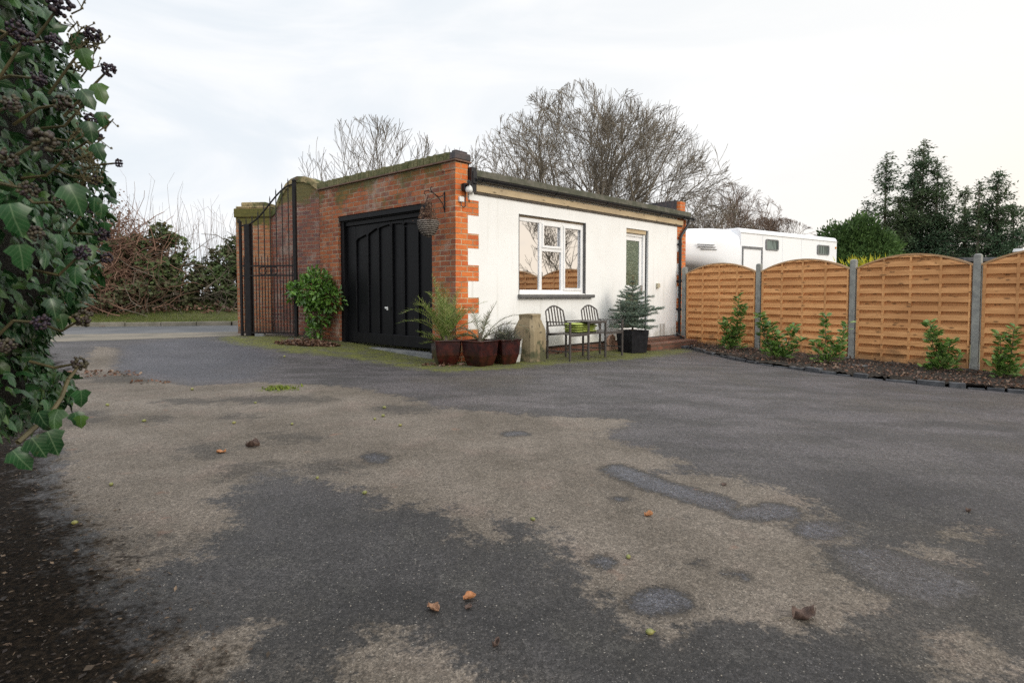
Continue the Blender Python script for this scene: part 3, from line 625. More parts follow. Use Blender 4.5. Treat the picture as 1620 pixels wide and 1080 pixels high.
for z in (2.35, 1.45, .75): m.tube([(7.05, -.065, z - .03), (7.05, -.065, z + .03)], .046, 10); m.box(6.99, 7.11, -.03, 0, z - .015, z + .015)
obj('downpipe', m, MAT['black_plastic'], gar, smooth=False)
# roof
m = MB(); m.box(.375, 7.17, -.07, 3.9, 2.995, 3.06)
v = [(.375, -.10, 3.10), (7.5, -.10, 3.10), (7.5, -.07, 3.17), (.375, -.07, 3.17)]
m.extr([(.376, 3.06), (7.52, 3.06), (7.52, 3.17), (.376, 3.17)], -.085, 0)
rv = [(.376, 0, 3.06), (7.52, 0, 3.06), (7.52, 0, 3.17), (.376, 0, 3.17), (.376, 4, 2.97), (7.52, 4, 2.97), (7.52, 4, 3.05), (.376, 4, 3.05)]
m.add(rv, [(3, 2, 6, 7), (0, 4, 5, 1), (4, 7, 6, 5), (0, 3, 7, 4), (1, 5, 6, 2)])
for x in (1.95, 3.6, 5.1, 6.4): m.box(x, x + .012, -.088, .5, 3.10, 3.176)
obj('roof', m, MAT['felt'], gar, bevel=.012)
m = MB(); m.extr([(0, 0)] * 0 or [(0, 0), (1, 0), (1, 1)], 0, 0) if False else None
far = MB(); far.box(7.18, 7.42, .02, 4.0, 3.07, 3.43); obj('parapet', far, MAT['brick_side'], gar)
m = MB(); m.add([(7.14, .12, 3.1), (7.177, .12, 3.1), (7.177, .12, 3.44), (7.14, .12, 3.44), (7.14, 4, 3.0), (7.177, 4, 3.0), (7.177, 4, 3.44), (7.14, 4, 3.44)], [(0, 1, 2, 3), (4, 7, 6, 5), (0, 4, 5, 1), (3, 2, 6, 7), (0, 3, 7, 4), (1, 5, 6, 2)])
m.box(7.14, 7.44, .12, 4.0, 3.432, 3.46)
obj('flashing', m, MAT['cope_end'], gar)
# interior side of the front parapet above the roof is the wall itself
# window
win = obj('window', (lambda m: (m.box(1.467, 1.53, .06, .12, 1.13, 2.52), m.box(3.33, 3.39, .06, .12, 1.13, 2.52), m.box(1.53, 3.33, .06, .12, 2.45, 2.52), m.box(1.53, 3.33, .06, .12, 1.13, 1.20),
    m.box(2.075, 2.145, .06, .12, 1.20, 2.45), m.box(2.70, 2.77, .06, .12, 1.20, 2.45), m.box(2.145, 2.70, .06, .12, 1.93, 2.0), m)[-1])(MB()), MAT['pvc'], gar, bevel=.008)
m = MB()                                   # opening casements stand proud of the frame
for (a, b, c_, d_) in ((2.76, 3.335, 1.195, 2.455), (2.14, 2.705, 1.995, 2.455)):
    m.box(a, a + .045, .04, .075, c_, d_); m.box(b - .045, b, .04, .075, c_, d_); m.box(a + .045, b - .045, .04, .075, d_ - .045, d_); m.box(a + .045, b - .045, .04, .075, c_, c_ + .045)
obj('casement', m, MAT['pvc'], win, bevel=.006)
m = MB()
for (a, b, c_, d_) in ((1.53, 2.075, 1.20, 2.45), (2.145, 2.70, 1.20, 1.93), (2.145, 2.70, 2.0, 2.45), (2.77, 3.33, 1.20, 2.45)): m.box(a, b, .085, .09, c_, d_)
obj('pane', m, MAT['glass'], win)
m = MB(); m.box(1.435, 3.60, -.09, .06, 1.055, 1.112); m.box(1.44, 3.595, -.085, -.075, 1.045, 1.055); obj('window_sill', m, MAT['grey_sill'], gar, bevel=.008)
m = MB(); m.box(1.467, 3.39, .055, .13, 2.52, 2.56); obj('head_trim', m, simple('brown head trim', (.16, .12, .08), (.24, .19, .13), 6, .8, .3, .003), win)
m = MB(); m.box(1.46, 1.475, -.004, .06, 1.112, 2.56); obj('reveal_trim', m, MAT['grey_sill'], win); m = MB(); m.box(3.382, 3.397, -.004, .06, 1.112, 2.56); obj('reveal_trim', m, MAT['grey_sill'], win)
# back door
bd = obj('door', (lambda m: (m.box(4.90, 4.97, .10, .15, .20, 2.42), m.box(5.50, 5.60, .10, .15, .20, 2.42), m.box(4.97, 5.50, .10, .15, 2.33, 2.42), m.box(4.97, 5.50, .10, .15, 1.15, 1.32), m.box(4.97, 5.50, .10, .15, .20, .36), m)[-1])(MB()), MAT['pvc'], gar, bevel=.008)
m = MB(); m.box(4.83, 4.90, .08, .18, .17, 2.49); m.box(5.60, 5.684, .06, .18, .17, 2.49); m.box(4.90, 5.60, .08, .18, 2.42, 2.49); obj('door_frame', m, MAT['pvc'], bd, bevel=.008)
m = MB(); m.box(4.97, 5.50, .12, .13, 1.32, 2.33); m.box(4.97, 5.50, .12, .13, .36, 1.15); obj('pane', m, MAT['glass_pattern'], bd)
m = MB(); m.box(5.685, 5.718, .05, .2, .17, 2.56); obj('side_trim', m, MAT['black_plastic'], bd)
m = MB(); m.box(4.83, 5.66, .03, .2, 2.49, 2.575); obj('head_board', m, MAT['timber'], bd)
m = MB(); m.box(5.53, 5.57, .06, .10, 1.13, 1.33); m.tube([(5.55, .07, 1.25), (5.55, .04, 1.25), (5.45, .04, 1.25)], .011, 8); obj('handle', m, MAT['alu'], bd)
# fittings
m = MB(); m.box(6.06, 6.15, -.05, 0, 1.28, 1.38); m.box(6.15, 6.20, -.035, 0, 1.29, 1.37); m.box(6.07, 6.11, -.055, -.03, 1.255, 1.28); obj('door_bell', m, simple('beige plastic', (.42, .38, .28), (.5, .46, .35), 9, .5, .05, .002), gar, bevel=.005)
m = MB(); m.box(6.24, 6.32, -.008, 0, .14, .42); m.box(6.37, 6.47, -.008, 0, .14, .42); obj('wall_vent', m, simple('bare plaster patch', (.46, .44, .40), (.36, .34, .31), 20, .9, .5, .004), gar)
lt = obj('security_light', (lambda m: (m.box(.12, .24, -.10, -.01, 2.80, 2.92), m.tube([(.16, -.08, 2.88), (.13, -.22, 2.90), (.06, -.26, 2.91)], .028, 8), m)[-1])(MB()), MAT['black_plastic'], gar, bevel=.01)
m = MB()
for k in range(7): a0 = k / 6 * math.pi / 2; 
m.tube([(.185, -.13, 2.77), (.185, -.13, 2.80), (.185, -.13, 2.84), (.185, -.13, 2.87), (.185, -.13, 2.885)], [.052, .060, .055, .035, .01], 14); obj('lamp_head', m, MAT['lamp_white'], lt, smooth=True)
m = MB(); m.box(.055, .15, -.055, -.006, 2.615, 2.70); obj('junction_box', m, MAT['lamp_white'], gar, bevel=.01)
m = MB(); m.tube([(.10, -.03, 2.615), (.10, -.04, 2.55), (.14, -.045, 2.53), (.185, -.04, 2.56), (.19, -.03, 2.66), (.19, -.03, 2.80)], .008, 6); m.tube([(.275, -.02, 2.82), (.27, -.02, 2.7), (.29, -.02, 2.64)], .007, 6); obj('cable', m, MAT['black_plastic'], gar)
# bracket on the pier (front wall frame)
m = MB(); bx = .25
m.box(bx - .012, bx + .012, 0.001, .010, 2.47, 2.80)
m.tube([(bx, .012, 2.50), (bx, .05, 2.60), (bx, .12, 2.67), (bx, .20, 2.72), (bx, .27, 2.76), (bx, .31, 2.80), (bx, .30, 2.835), (bx, .27, 2.84)], .007, 6)
m.tube([(bx, .012, 2.78), (bx, .05, 2.73), (bx, .12, 2.70), (bx, .19, 2.72), (bx, .27, 2.755), (bx, .36, 2.77), (bx, .43, 2.75), (bx, .44, 2.72), (bx, .41, 2.70)], .007, 6)
obj('basket_bracket', m, MAT['black_metal'], front)

# ------------------------------------------------------------------ doorstep
def side_frame_thing(name, label, cat, s, d, z, group=None, extra=0):   # s along white wall, d out from it
    x = CX + .71246 * s + .70171 * d; y = CY + .70171 * s - .71246 * d
    return thing(name, label, cat, (x, y, z), ANG + extra, group)
def SF(s, d): return (CX + .71246 * s + .70171 * d, CY + .70171 * s - .71246 * d)
st = side_frame_thing('doorstep', 'low red brick doorstep below the white glazed door', 'step', 5.85, 0, 0)
m = MB(); m.box(-1.0, 1.05, -.64, -.02, -.35, .045); obj('tread', m, MAT['brick_step'], st, bevel=.012)
m = MB(); m.box(-.95, 1.05, -.30, -.021, .047, .115); obj('riser', m, MAT['brick_step'], st, bevel=.008)

# ------------------------------------------------------------------ hanging basket
fx, fy = -.75334, .65764; ox, oy = -.65764, -.75334
bxp = (CX + fx * .25 + ox * .36, CY + fy * .25 + oy * .36)
hb = thing('hanging_basket', 'grey woven hanging basket of dead plants hung on a scroll bracket beside the black doors', 'hanging basket', (*bxp, 2.04), 0)
m = MB()
for k in range(9):
    t_ = k / 8; r_ = .165 * math.sqrt(max(0.02, 1 - (1 - t_) ** 2.0)); z_ = .24 * t_
    for q in range(2):
        pts = []
        for j in range(25):
            a = 2 * math.pi * j / 24; pts.append(((r_ + .007 * math.sin(a * 9 + k * 2 + q * 3)) * math.cos(a), (r_ + .007 * math.sin(a * 9 + k * 2 + q * 3)) * math.sin(a), z_ + .006 * math.sin(a * 7 + q * 3 + k)))
        m.tube(pts, .012, 5, cap=False)
obj('basket', m, MAT['wicker'], hb, smooth=True)
m = MB(); m.add([(.15 * math.cos(a), .15 * math.sin(a), .21) for a in np.arange(16) * math.pi / 8], [tuple(range(16))])
obj('soil', m, MAT['soil'], hb)
m = MB()
for a in (0, 2.1, 4.2): m.tube([(.16 * math.cos(a), .16 * math.sin(a), .23), (0, 0, .67)], .003, 4)
obj('chain', m, MAT['black_metal'], hb)
n = 420; P = np.column_stack([RNG.normal(0, .075, n), RNG.normal(0, .075, n), .22 + np.abs(RNG.normal(0, .16, n))]); P[:, :2] *= (1.15 - P[:, 2:3])
m = MB(); m.leaves(P, rdir(n), rdir(n), RNG.uniform(.02, .045, n), QUAD)
S = [];
for k in range(70):
    a = RNG.uniform(0, 6.28); r_ = RNG.uniform(0, .12); h = RNG.uniform(.15, .42); S.append((r_ * math.cos(a), r_ * math.sin(a), .2, r_ * 1.3 * math.cos(a), r_ * 1.3 * math.sin(a), .2 + h, .003, .0015))
m.segs(S, 3); obj('dead_plant', m, MAT['dead'], hb)

# ------------------------------------------------------------------ old garden wall, pier, gate
wl = thing('garden_wall', 'old purplish brick wall with rounded mossy top between garage and gate pier', 'wall', (-4.02, 12.22, 0), 0)
wa = math.atan2(12.95 - 12.30, -5.30 + 4.02)
m = MB(); prof = [(0, 3.40), (.10, 3.46), (.22, 3.54), (.40, 3.60), (.60, 3.62), (.78, 3.58), (.94, 3.49), (1.08, 3.34), (1.20, 3.16), (1.28, 3.0), (1.44, 2.9)]
m.extr([(0, -.3)] + [(x, z - .10) for x, z in prof] + [(1.44, -.3)], -.34, 0); obj('brickwork', m, MAT['brick_old'], wl, loc=(0, 0, 0), rz=wa)
m = MB()
for i in range(len(prof) - 1):
    (x0, z0), (x1, z1) = prof[i], prof[i + 1]
    v = [(x0, .03, z0 - .12), (x1, .03, z1 - .12), (x1, .03, z1), (x0, .03, z0), (x0, -.37, z0 - .12), (x1, -.37, z1 - .12), (x1, -.37, z1), (x0, -.37, z0)]
    ff = [(0, 3, 2, 1), (4, 5, 6, 7), (3, 7, 6, 2), (0, 1, 5, 4)]
    if i == 0: ff.append((0, 4, 7, 3))
    if i == len(prof) - 2: ff.append((1, 2, 6, 5))
    m.add(v, ff)
cp = obj('rounded_coping', m, MAT['cap_moss'], wl, rz=wa)
pr = thing('gate_pier', 'square brick gate pier with stepped mossy cap behind the iron gate', 'pier', (-5.62, 13.25, 0), R(-6))
m = MB(); m.box(-.42, .36, -.42, .42, -.2, 2.80); obj('shaft', m, MAT['brick_pier'], pr, bevel=.012)
m = MB(); m.box(-.45, .39, -.45, .45, 2.80, 3.0); obj('cap_course', m, MAT['brick_pier'], pr, bevel=.02); m = MB(); m.box(-.42, .36, -.42, .42, 3.0, 3.05); m.box(-.34, .24, -.34, .34, 3.05, 3.15); obj('cap', m, MAT['cap_moss'], pr, bevel=.025)
m = MB(); m.box(-.1, .12, -.435, -.421, 1.0, 1.9); m.box(-.05, .3, -.432, -.421, .2, 1.0)
gt = thing('iron_gate', 'tall black iron gate leaf with swept top rail and rings, open against the brick pier', 'gate', (-4.40, 11.85, G1(-4.4, 11.85)), 0)
ga = math.atan2(12.15 - 11.85, -5.66 + 4.40); GL = math.hypot(1.24, .30)
def gobj(name, m, bev=0): return obj(name, m, MAT['black_metal'], gt, rz=ga, bevel=bev)
def topz(x): t_ = x / GL; return 2.33 + .80 * (0.5 + 0.5 * math.cos(math.pi * min(1, t_ * 1.05))) ** 1.05
m = MB(); m.box(-.032, .032, -.03, .03, .05, 3.17); m.tube([(0, 0, 3.17), (0, 0, 3.21), (0, 0, 3.24)], [.04, .05, .01], 8); gobj('hinge_stile', m)
m = MB(); m.box(GL - .02, GL + .025, -.022, .022, .03, 2.42); m.tube([(GL, 0, 2.42), (GL + .02, 0, 2.46), (GL + .05, 0, 2.46), (GL + .06, 0, 2.42), (GL + .05, 0, 2.39)], .014, 6); gobj('latch_stile', m)
m = MB(); m.box(GL - .22, GL - .10, -.10, .02, .02, 2.36); gobj('slam_post', m)
m = MB(); pts = [(x, 0, topz(x)) for x in np.linspace(.0, GL, 22)]; m.tube(pts, .017, 6); gobj('top_rail', m)
for z in (.10, 1.28, 1.48): m = MB(); m.box(.032, GL - .02, -.014, .014, z, z + .028); gobj('cross_rail', m)
m = MB(); nb = 9
for i in range(1, nb):
    x = GL * i / nb; m.tube([(x, 0, .12), (x, 0, topz(x) + .10), (x, 0, topz(x) + .16)], [.0105, .0105, .001], 6)
gobj('long_bars', m)
m = MB()
for i in range(nb):
    x = GL * (i + .5) / nb; m.tube([(x, 0, .12), (x, 0, 1.66), (x, 0, 1.72)], [.009, .009, .001], 6)
gobj('dog_bars', m)
for x in (.50, .63, .76):
    m = MB(); m.tube([(x + .085 * math.cos(a), 0, 1.394 + .085 * math.sin(a)) for a in np.linspace(0, 2 * math.pi, 25)], .012, 6, cap=False); gobj('ring', m)
m = MB(); m.box(-.1, GL + .15, -.05, .05, -.02, .012); m.box(.75, .95, -.04, .04, .012, .10); obj('ground_track', m, MAT['slab'], gt, rz=ga)

# ------------------------------------------------------------------ laurel bush by the gate, leaf pile
def leafy(name, label, cat, base, blobs, n, size, mat, stemmat, up=.3, group=None, stems=14, tmpl=LAU, hollow=.55, width=1.0, stemr=.012, outw=1.0):
    o = thing(name, label, cat, base, 0, group); P = []; Nn = []; w = [b[3] * b[4] for b in blobs]; w = np.array(w) / sum(w)
    S = []
    for b, q in zip(blobs, w):
        k = int(n * q); d = rdir(k); r_ = RNG.uniform(hollow, 1.0, k) ** .7
        r_ *= 1 + .18 * np.sin(d[:, 0] * 7 + b[0] * 9) * np.cos(d[:, 2] * 6 + b[2])
        P.append(np.array(b[:3]) + d * r_[:, None] * np.array([b[3], b[3], b[4]])); Nn.append(d)
    P = np.concatenate(P); Nn = np.concatenate(Nn)
    P[:, 2] = np.maximum(P[:, 2], .03)
    D = Nn * outw + RNG.normal(0, .6, P.shape); N = RNG.normal(0, .45, P.shape) + np.array([0, 0, 1.]) + Nn * .5
    m = MB(); m.leaves(P, D, N, RNG.uniform(.65, 1.15, len(P)) * size, tmpl, width); obj('foliage', m, mat, o, uv=False)
    for b in blobs:
        for k in range(max(1, stems // len(blobs))):
            d = rdir(1, .3)[0]; tip = np.array(b[:3]) + d * np.array([b[3], b[3], b[4]]) * .8; p0 = np.array([RNG.uniform(-.05, .05), RNG.uniform(-.05, .05), 0.]); mid = (p0 * .4 + np.array(b[:3]) * .6) + RNG.normal(0, .04, 3); mid[2] = min(mid[2], tip[2])
            S += [(*p0, *mid, stemr, stemr * .7), (*mid, *tip, stemr * .7, stemr * .3)]
    m = MB().segs(S, 5); obj('stems', m, stemmat, o, uv=False)
    return o
leafy('laurel_bush', 'broad glossy green laurel bush between the iron gate and the garage doors', 'bush', (-3.93, 11.75, G1(-3.93, 11.75)),
      [(0, 0, .95, .42, .36), (-.28, .02, 1.0, .30, .26), (.28, -.05, .85, .28, .26), (.02, 0, 1.25, .25, .22), (0, -.02, .55, .26, .30), (-.05, 0, .22, .14, .18)], 1500, .125, MAT['laurel'], MAT['stem_green'], stems=30, hollow=.5)
def scatter_pile(name, label, cx, cy, rx, ry, n, h, sz, ang=0):
    a = RNG.uniform(0, 2 * math.pi, n); r_ = np.sqrt(RNG.uniform(0, 1, n)); X = rx * r_ * np.cos(a); Y = ry * r_ * np.sin(a)
    ca, sa = math.cos(ang), math.sin(ang); x = cx + X * ca - Y * sa; y = cy + X * sa + Y * ca
    z = gz(x, y) + .005 + RNG.uniform(0, h, n) * (1 - r_ ** 2)
    m = MB(); N = RNG.normal(0, .5, (n, 3)) + np.array([0, 0, 1.]); D = RNG.normal(0, 1, (n, 3)) * np.array([1, 1, .35])
    m.leaves(np.column_stack([x, y, z]), D, N, RNG.uniform(.6, 1.2, n) * sz, CURL, 1.4); return tag(obj(name, m, MAT['leaf_brown'], uv=False), label, 'leaf pile', kind='stuff')
px_, py_ = spot(487, 545); scatter_pile('leaf_pile', 'heap of fallen brown leaves below the laurel bush', px_, py_, .62, .20, 700, .10, .06, .0)

# ------------------------------------------------------------------ pots
def pot_mesh(w0, w1, h, bulge=.0):
    m = MB(); rings = []
    prof = [(w0 * .5, 0), (w0 * .5 + (w1 - w0) * .33 + bulge * .3, h * .4), (w1 * .5 - (w1 - w0) * .04 + bulge * .1, h * .8), (w1 * .5, h * .93), (w1 * .5 + .012, h * .94), (w1 * .5 + .012, h), (w1 * .5 - .02, h), (w1 * .5 - .025, h * .9)]
    vs = []
    for r_, z in prof:
        c_ = .12 * r_
        for sx, sy in ((1, 1), (-1, 1), (-1, -1), (1, -1)):
            if sx * sy > 0: vs += [(sx * r_, sy * (r_ - c_), z), (sx * (r_ - c_), sy * r_, z)]
            else: vs += [(sx * (r_ - c_), sy * r_, z), (sx * r_, sy * (r_ - c_), z)]
    n = 8; fs = [(i * n + j, i * n + (j + 1) % n, (i + 1) * n + (j + 1) % n, (i + 1) * n + j) for i in range(len(prof) - 1) for j in range(n)]
    fs.append(tuple(range(n))[::-1]); k = (len(prof) - 1) * n; fs.append(tuple(range(k, k + n))); m.add(vs, fs); return m
def frond(m, S, base, az, el, L, droop, leaf, n=22, w=.006, flat=.25):
    p = np.array(base, float); d = np.array([math.cos(az) * math.cos(el), math.sin(az) * math.cos(el), math.sin(el)]); st_ = L / n; P = []; D = []; Nn = []; Sz = []
    for i in range(n):
        q = p + d * st_; S.append((*p, *q, .006 * (1 - i / n) + .0015, .006 * (1 - (i + 1) / n) + .001)); p = q; d = d + np.array([0, 0, -droop * st_ * (1 + 1.5 * i / n)]); d /= np.linalg.norm(d)
        if i < 2: continue
        side = np.cross(d, [0, 0, 1]); side /= np.linalg.norm(side) + 1e-9; upv = np.cross(side, d)
        for s_ in (1, -1):
            dd = d * .65 + side * s_ * .8 + upv * flat + RNG.normal(0, .1, 3); P.append(p); D.append(dd); Nn.append(upv + RNG.normal(0, .2, 3)); Sz.append(leaf * (.55 + .6 * math.sin(math.pi * min(1, (i + 1) / n))) * RNG.uniform(.85, 1.1))
    m.leaves(P, D, Nn, Sz, BLADE, w / leaf * 2.6)
def potted(name, label, x, y, rz, w0, w1, h, fronds, mat, leaf=.14):
    o = thing(name, label, 'potted plant', (x, y, G1(x, y)), rz)
    obj('pot', pot_mesh(w0, w1, h, .02), MAT['glaze'], o, bevel=.006)
    m = MB(); r_ = w1 * .5 - .03; m.box(-r_, r_, -r_, r_, h * .85, h * .9); obj('soil', m, MAT['soil'], o)
    if fronds:
        m = MB(); S = []
        for f in fronds: frond(m, S, (f[5] if len(f) > 5 else 0, f[6] if len(f) > 6 else 0, h * .88), f[0] - rz, f[1], f[2], f[3], leaf * f[4])
        m.segs(S, 4); obj('fronds', m, mat, o, uv=False)
        m = MB(); m.tube([(0, 0, h * .85), (0, 0, h + .06), (0.01, 0, h + .12)], [.035, .03, .012], 7); obj('crown_stub', m, MAT['bark_pale'], o)
    return o
fr1 = []
for k in range(34): fr1.append((RNG.uniform(0, 6.28), RNG.uniform(.95, 1.5), RNG.uniform(.6, 1.15), RNG.uniform(.4, 1.2), .9))
for a, e, L, d in ((math.pi, .45, .48, .3), (math.pi * 1.1, .9, .85, 1.0), (.15, .95, .95, 1.3), (2.9, .25, .42, .2), (3.5, .1, .38, .5), (.3, .7, .85, 2.1), (-.2, .5, .6, 1.0)): fr1.append((a, e, L, d, 1.0))
potted('potted_palm', 'bushy green palm in a maroon glazed pot in front of the brick pier', -1.05, 9.22, R(20), .27, .42, .40, fr1, MAT['palm'], .16)
fr2 = [(.12, .92, 1.0, 1.35, 1.15), (.05, 1.0, .9, 1.0, .9), (2.9, 1.05, .90, 2.6, .9), (2.0, 1.2, .8, 1.2, .9), (.5, 1.3, .7, .9, .8), (3.3, 1.0, .55, 2.0, .8), (-.5, .8, .5, 1.6, .8), (1.2, 1.1, .6, .8, .8), (3.0, .9, .6, 3.0, .7)]
potted('potted_palm', 'palm with one long arching grey frond in a maroon pot at the house corner', -.50, 9.10, R(50), .30, .43, .40, fr2, MAT['palm_grey'], .15)
o = potted('potted_plant', 'low spiky grey green plant in the right maroon pot beside the timber block', -.115, 9.37, R(38), .26, .38, .40, None, None)
n = 1500; P = np.column_stack([RNG.normal(0, .095, n), RNG.normal(0, .095, n), .36 + np.abs(RNG.normal(0, .09, n))]); D = P * np.array([3, 3, 0]) + np.array([0, 0, .5]) + RNG.normal(0, .18, P.shape)
m = MB(); m.leaves(P, D, rdir(n), RNG.uniform(.05, .11, n), BLADE, .09); obj('foliage', m, MAT['lavender'], o, uv=False)
# bucket
bk = thing('bucket', 'dusty white plastic bucket with grey band behind the maroon pots', 'bucket', (.035, 9.70, G1(.03, 9.7)), 0)
m = MB(); m.tube([(0, 0, 0), (0, 0, .02), (0, 0, .13)], [.10, .103, .115], 20); m.tube([(0, 0, .25), (0, 0, .35), (0, 0, .36), (0, 0, .375)], [.125, .135, .142, .142], 20, cap=True); obj('body', m, MAT['white_bucket'], bk, smooth=False)
m = MB(); m.tube([(0, 0, .13), (0, 0, .145), (0, 0, .19), (0, 0, .235), (0, 0, .25)], [.117, .122, .122, .127, .127], 20); obj('band', m, MAT['grey_band'], bk)
m = MB(); m.tube([(.14 * math.cos(a), .02, .34 - .10 * math.sin(a)) for a in np.linspace(0, math.pi, 12)], .004, 5); obj('handle', m, MAT['alu'], bk)
# timber block
sb = thing('timber_block', 'weathered chunky timber post end with chamfered shoulders, standing by the white wall', 'wooden block', (.305, 9.93, G1(.3, 9.9) - .01), R(52))
rings = [(.215, 0, .05), (.22, .30, .05), (.215, .52, .055), (.205, .58, .06), (.15, .72, .04), (.145, .745, .035), (.15, .80, .03)]
m = MB(); vs = []; k = 8
for ri, (r_, z, c_) in enumerate(rings):
    for j, (a_, b_) in enumerate(((1, 1 - c_ / r_), (1 - c_ / r_, 1), (-1 + c_ / r_, 1), (-1, 1 - c_ / r_), (-1, -1 + c_ / r_), (-1 + c_ / r_, -1), (1 - c_ / r_, -1), (1, -1 + c_ / r_))):
        w_ = 1 + .02 * math.sin(j * 5 + ri * 2); vs.append((a_ * r_ * w_, b_ * r_ * w_, z + (.012 * math.sin(j * 2.1) if ri == len(rings) - 1 else .01 * math.sin(j * 3 + ri) * (ri > 0))))
fs = [(i * k + j, i * k + (j + 1) % k, (i + 1) * k + (j + 1) % k, (i + 1) * k + j) for i in range(len(rings) - 1) for j in range(k)] + [tuple(range(k))[::-1], tuple(range((len(rings) - 1) * k, len(rings) * k))]
m.add(vs, fs); obj('block', m, MAT['stump'], sb, bevel=.006)
for (a, z, r_) in ((-.9, .30, .236), (-.6, .52, .235), (-1.2, .18, .24), (-.2, .42, .235), (-1.6, .50, .236)): m = MB(); m.tube([(r_ * math.cos(a) * .99, r_ * math.sin(a) * .99, z), (r_ * math.cos(a) * 1.03, r_ * math.sin(a) * 1.03, z)], .012, 6); obj('bolt_hole', m, MAT['cope_end'], sb)

# ------------------------------------------------------------------ companion seat
cs = side_frame_thing('companion_seat', 'pair of slatted grey metal garden chairs joined by a small table, against the white wall', 'garden seat', 1.64, 1.04, -.045)
# local: x along wall, +y towards wall; front at y=0, back at y=.53
def leg(x, y, z1, parent=cs, lean=0): 
    m = MB(); m.box(x - .016, x + .016, y - .016, y + .016, 0, z1); obj('leg', m, MAT['pewter'], parent, bevel=.003)
for x in (0.02, .53): leg(x, 0.0, .665)
for x in (1.03, 1.56): leg(x, 0.0, .665)
for x in (.02, .53, 1.03, 1.56): leg(x, .52, .665)
for x0 in (.02, 1.03):
    m = MB(); m.box(x0 - .01, x0 + .52, -.02, .50, .462, .476); m.box(x0 + .016, x0 + .494, -.016, .0, .43, .461); m.box(x0 + .016, x0 + .494, .49, .51, .43, .461); obj('seat', m, MAT['pewter'], cs, bevel=.004)
    m = MB(); cx_ = x0 + .255
    def bp(x, z): return (x, .50 + (z - .46) * .20, z)
    arch = [(x0 + .02 + .47 * t_, .86 + .09 * math.sin(math.pi * t_)) for t_ in np.linspace(0, 1, 13)]
    m.tube([bp(x0 + .02, .46), bp(x0 + .012, .7)] + [bp(*a) for a in arch] + [bp(x0 + .498, .7), bp(x0 + .49, .46)], .015, 6)
    m.tube([bp(x0 + .02, .60), bp(x0 + .49, .60)], .013, 6); obj('back_frame', m, MAT['pewter'], cs)
    m = MB()
    for k in range(5):
        x = x0 + .10 + k * .078; zt = .86 + .09 * math.sin(math.pi * ((x - x0 - .02) / .47)); a = bp(x, .60); b = bp(x, zt)
        m.add([(a[0] - .016, a[1] - .004, a[2]), (a[0] + .016, a[1] - .004, a[2]), (b[0] + .016, b[1] - .004, b[2]), (b[0] - .016, b[1] - .004, b[2]), (a[0] - .016, a[1] + .004, a[2]), (a[0] + .016, a[1] + .004, a[2]), (b[0] + .016, b[1] + .004, b[2]), (b[0] - .016, b[1] + .004, b[2])], [(0, 1, 2, 3), (7, 6, 5, 4), (0, 4, 5, 1), (3, 2, 6, 7), (0, 3, 7, 4), (1, 5, 6, 2)])
    obj('back_slats', m, MAT['pewter'], cs)
for x in (.02, .53, 1.03, 1.56):
    m = MB(); m.box(x - .02, x + .02, -.02, .55, .665, .683); obj('armrest', m, MAT['pewter'], cs, bevel=.004)
    m = MB(); m.box(x - .009, x + .009, .016, .504, .16, .178); obj('side_stretcher', m, MAT['pewter'], cs)
m = MB(); m.box(.545, 1.01, -.03, .50, .667, .684); m.box(.55, 1.005, -.028, -.01, .64, .666); obj('table_top', m, MAT['pewter'], cs, bevel=.003)
m = MB(); m.box(.54, 1.015, .0, .015, .45, .462); m.box(.54, 1.015, .48, .495, .45, .462); m.box(.54, 1.02, .0, .50, .462, .474); obj('lower_shelf', m, MAT['pewter'], cs)
for k, (lab) in enumerate(('lowest lime green cushion of the stack under the table top', 'second lime green cushion from the bottom of the stack on the garden seat', 'third lime green cushion from the bottom, below the topmost one', 'topmost lime green cushion of the stack, folded ties showing')):
    o = side_frame_thing('seat_cushion', lab, 'cushion', 1.64 + .36, 1.04 - .10, -.045 + .477 + k * .0425, 'lime green cushions stacked on the garden seat', extra=R([0, 2, -1.5, 1][k]))
    m = MB(); V = []; nn = 10; w_, l_ = .36, .60
    for top in (0, 1):
        for i in range(nn + 1):
            for j in range(nn + 1):
                u_, v_ = i / nn, j / nn; e = min(u_, 1 - u_, v_, 1 - v_); t_ = min(1, e / .12) ** .5; zc = .021 + (1 if top else -1) * (.021 * t_) + (.002 * math.sin(u_ * 20 + k) * t_ if top else 0)
                V.append((u_ * l_, v_ * w_, zc))
    f = []; q = (nn + 1) ** 2
    for i in range(nn):
        for j in range(nn): a = i * (nn + 1) + j; f += [(a, a + 1, a + nn + 2, a + nn + 1), (q + a, q + a + nn + 1, q + a + nn + 2, q + a + 1)]
    m.add(V, f); obj('pad', m, MAT['lime'], o, smooth=True)
# leaning stone
o = side_frame_thing('leaning_stone', 'small pinkish stone slab leaning on the wall under the right chair', 'stone', 4.05, .12, -.10, extra=R(10))
m = MB(); M_ = Matrix.Rotation(R(-12), 4, 'X'); m.extr([(0, 0), (.32, 0), (.32, .30), (.22, .36), (.10, .35), (0, .27)], 0, .06); 
obj('slab', m, MAT['sandstone'], o, bevel=.012)
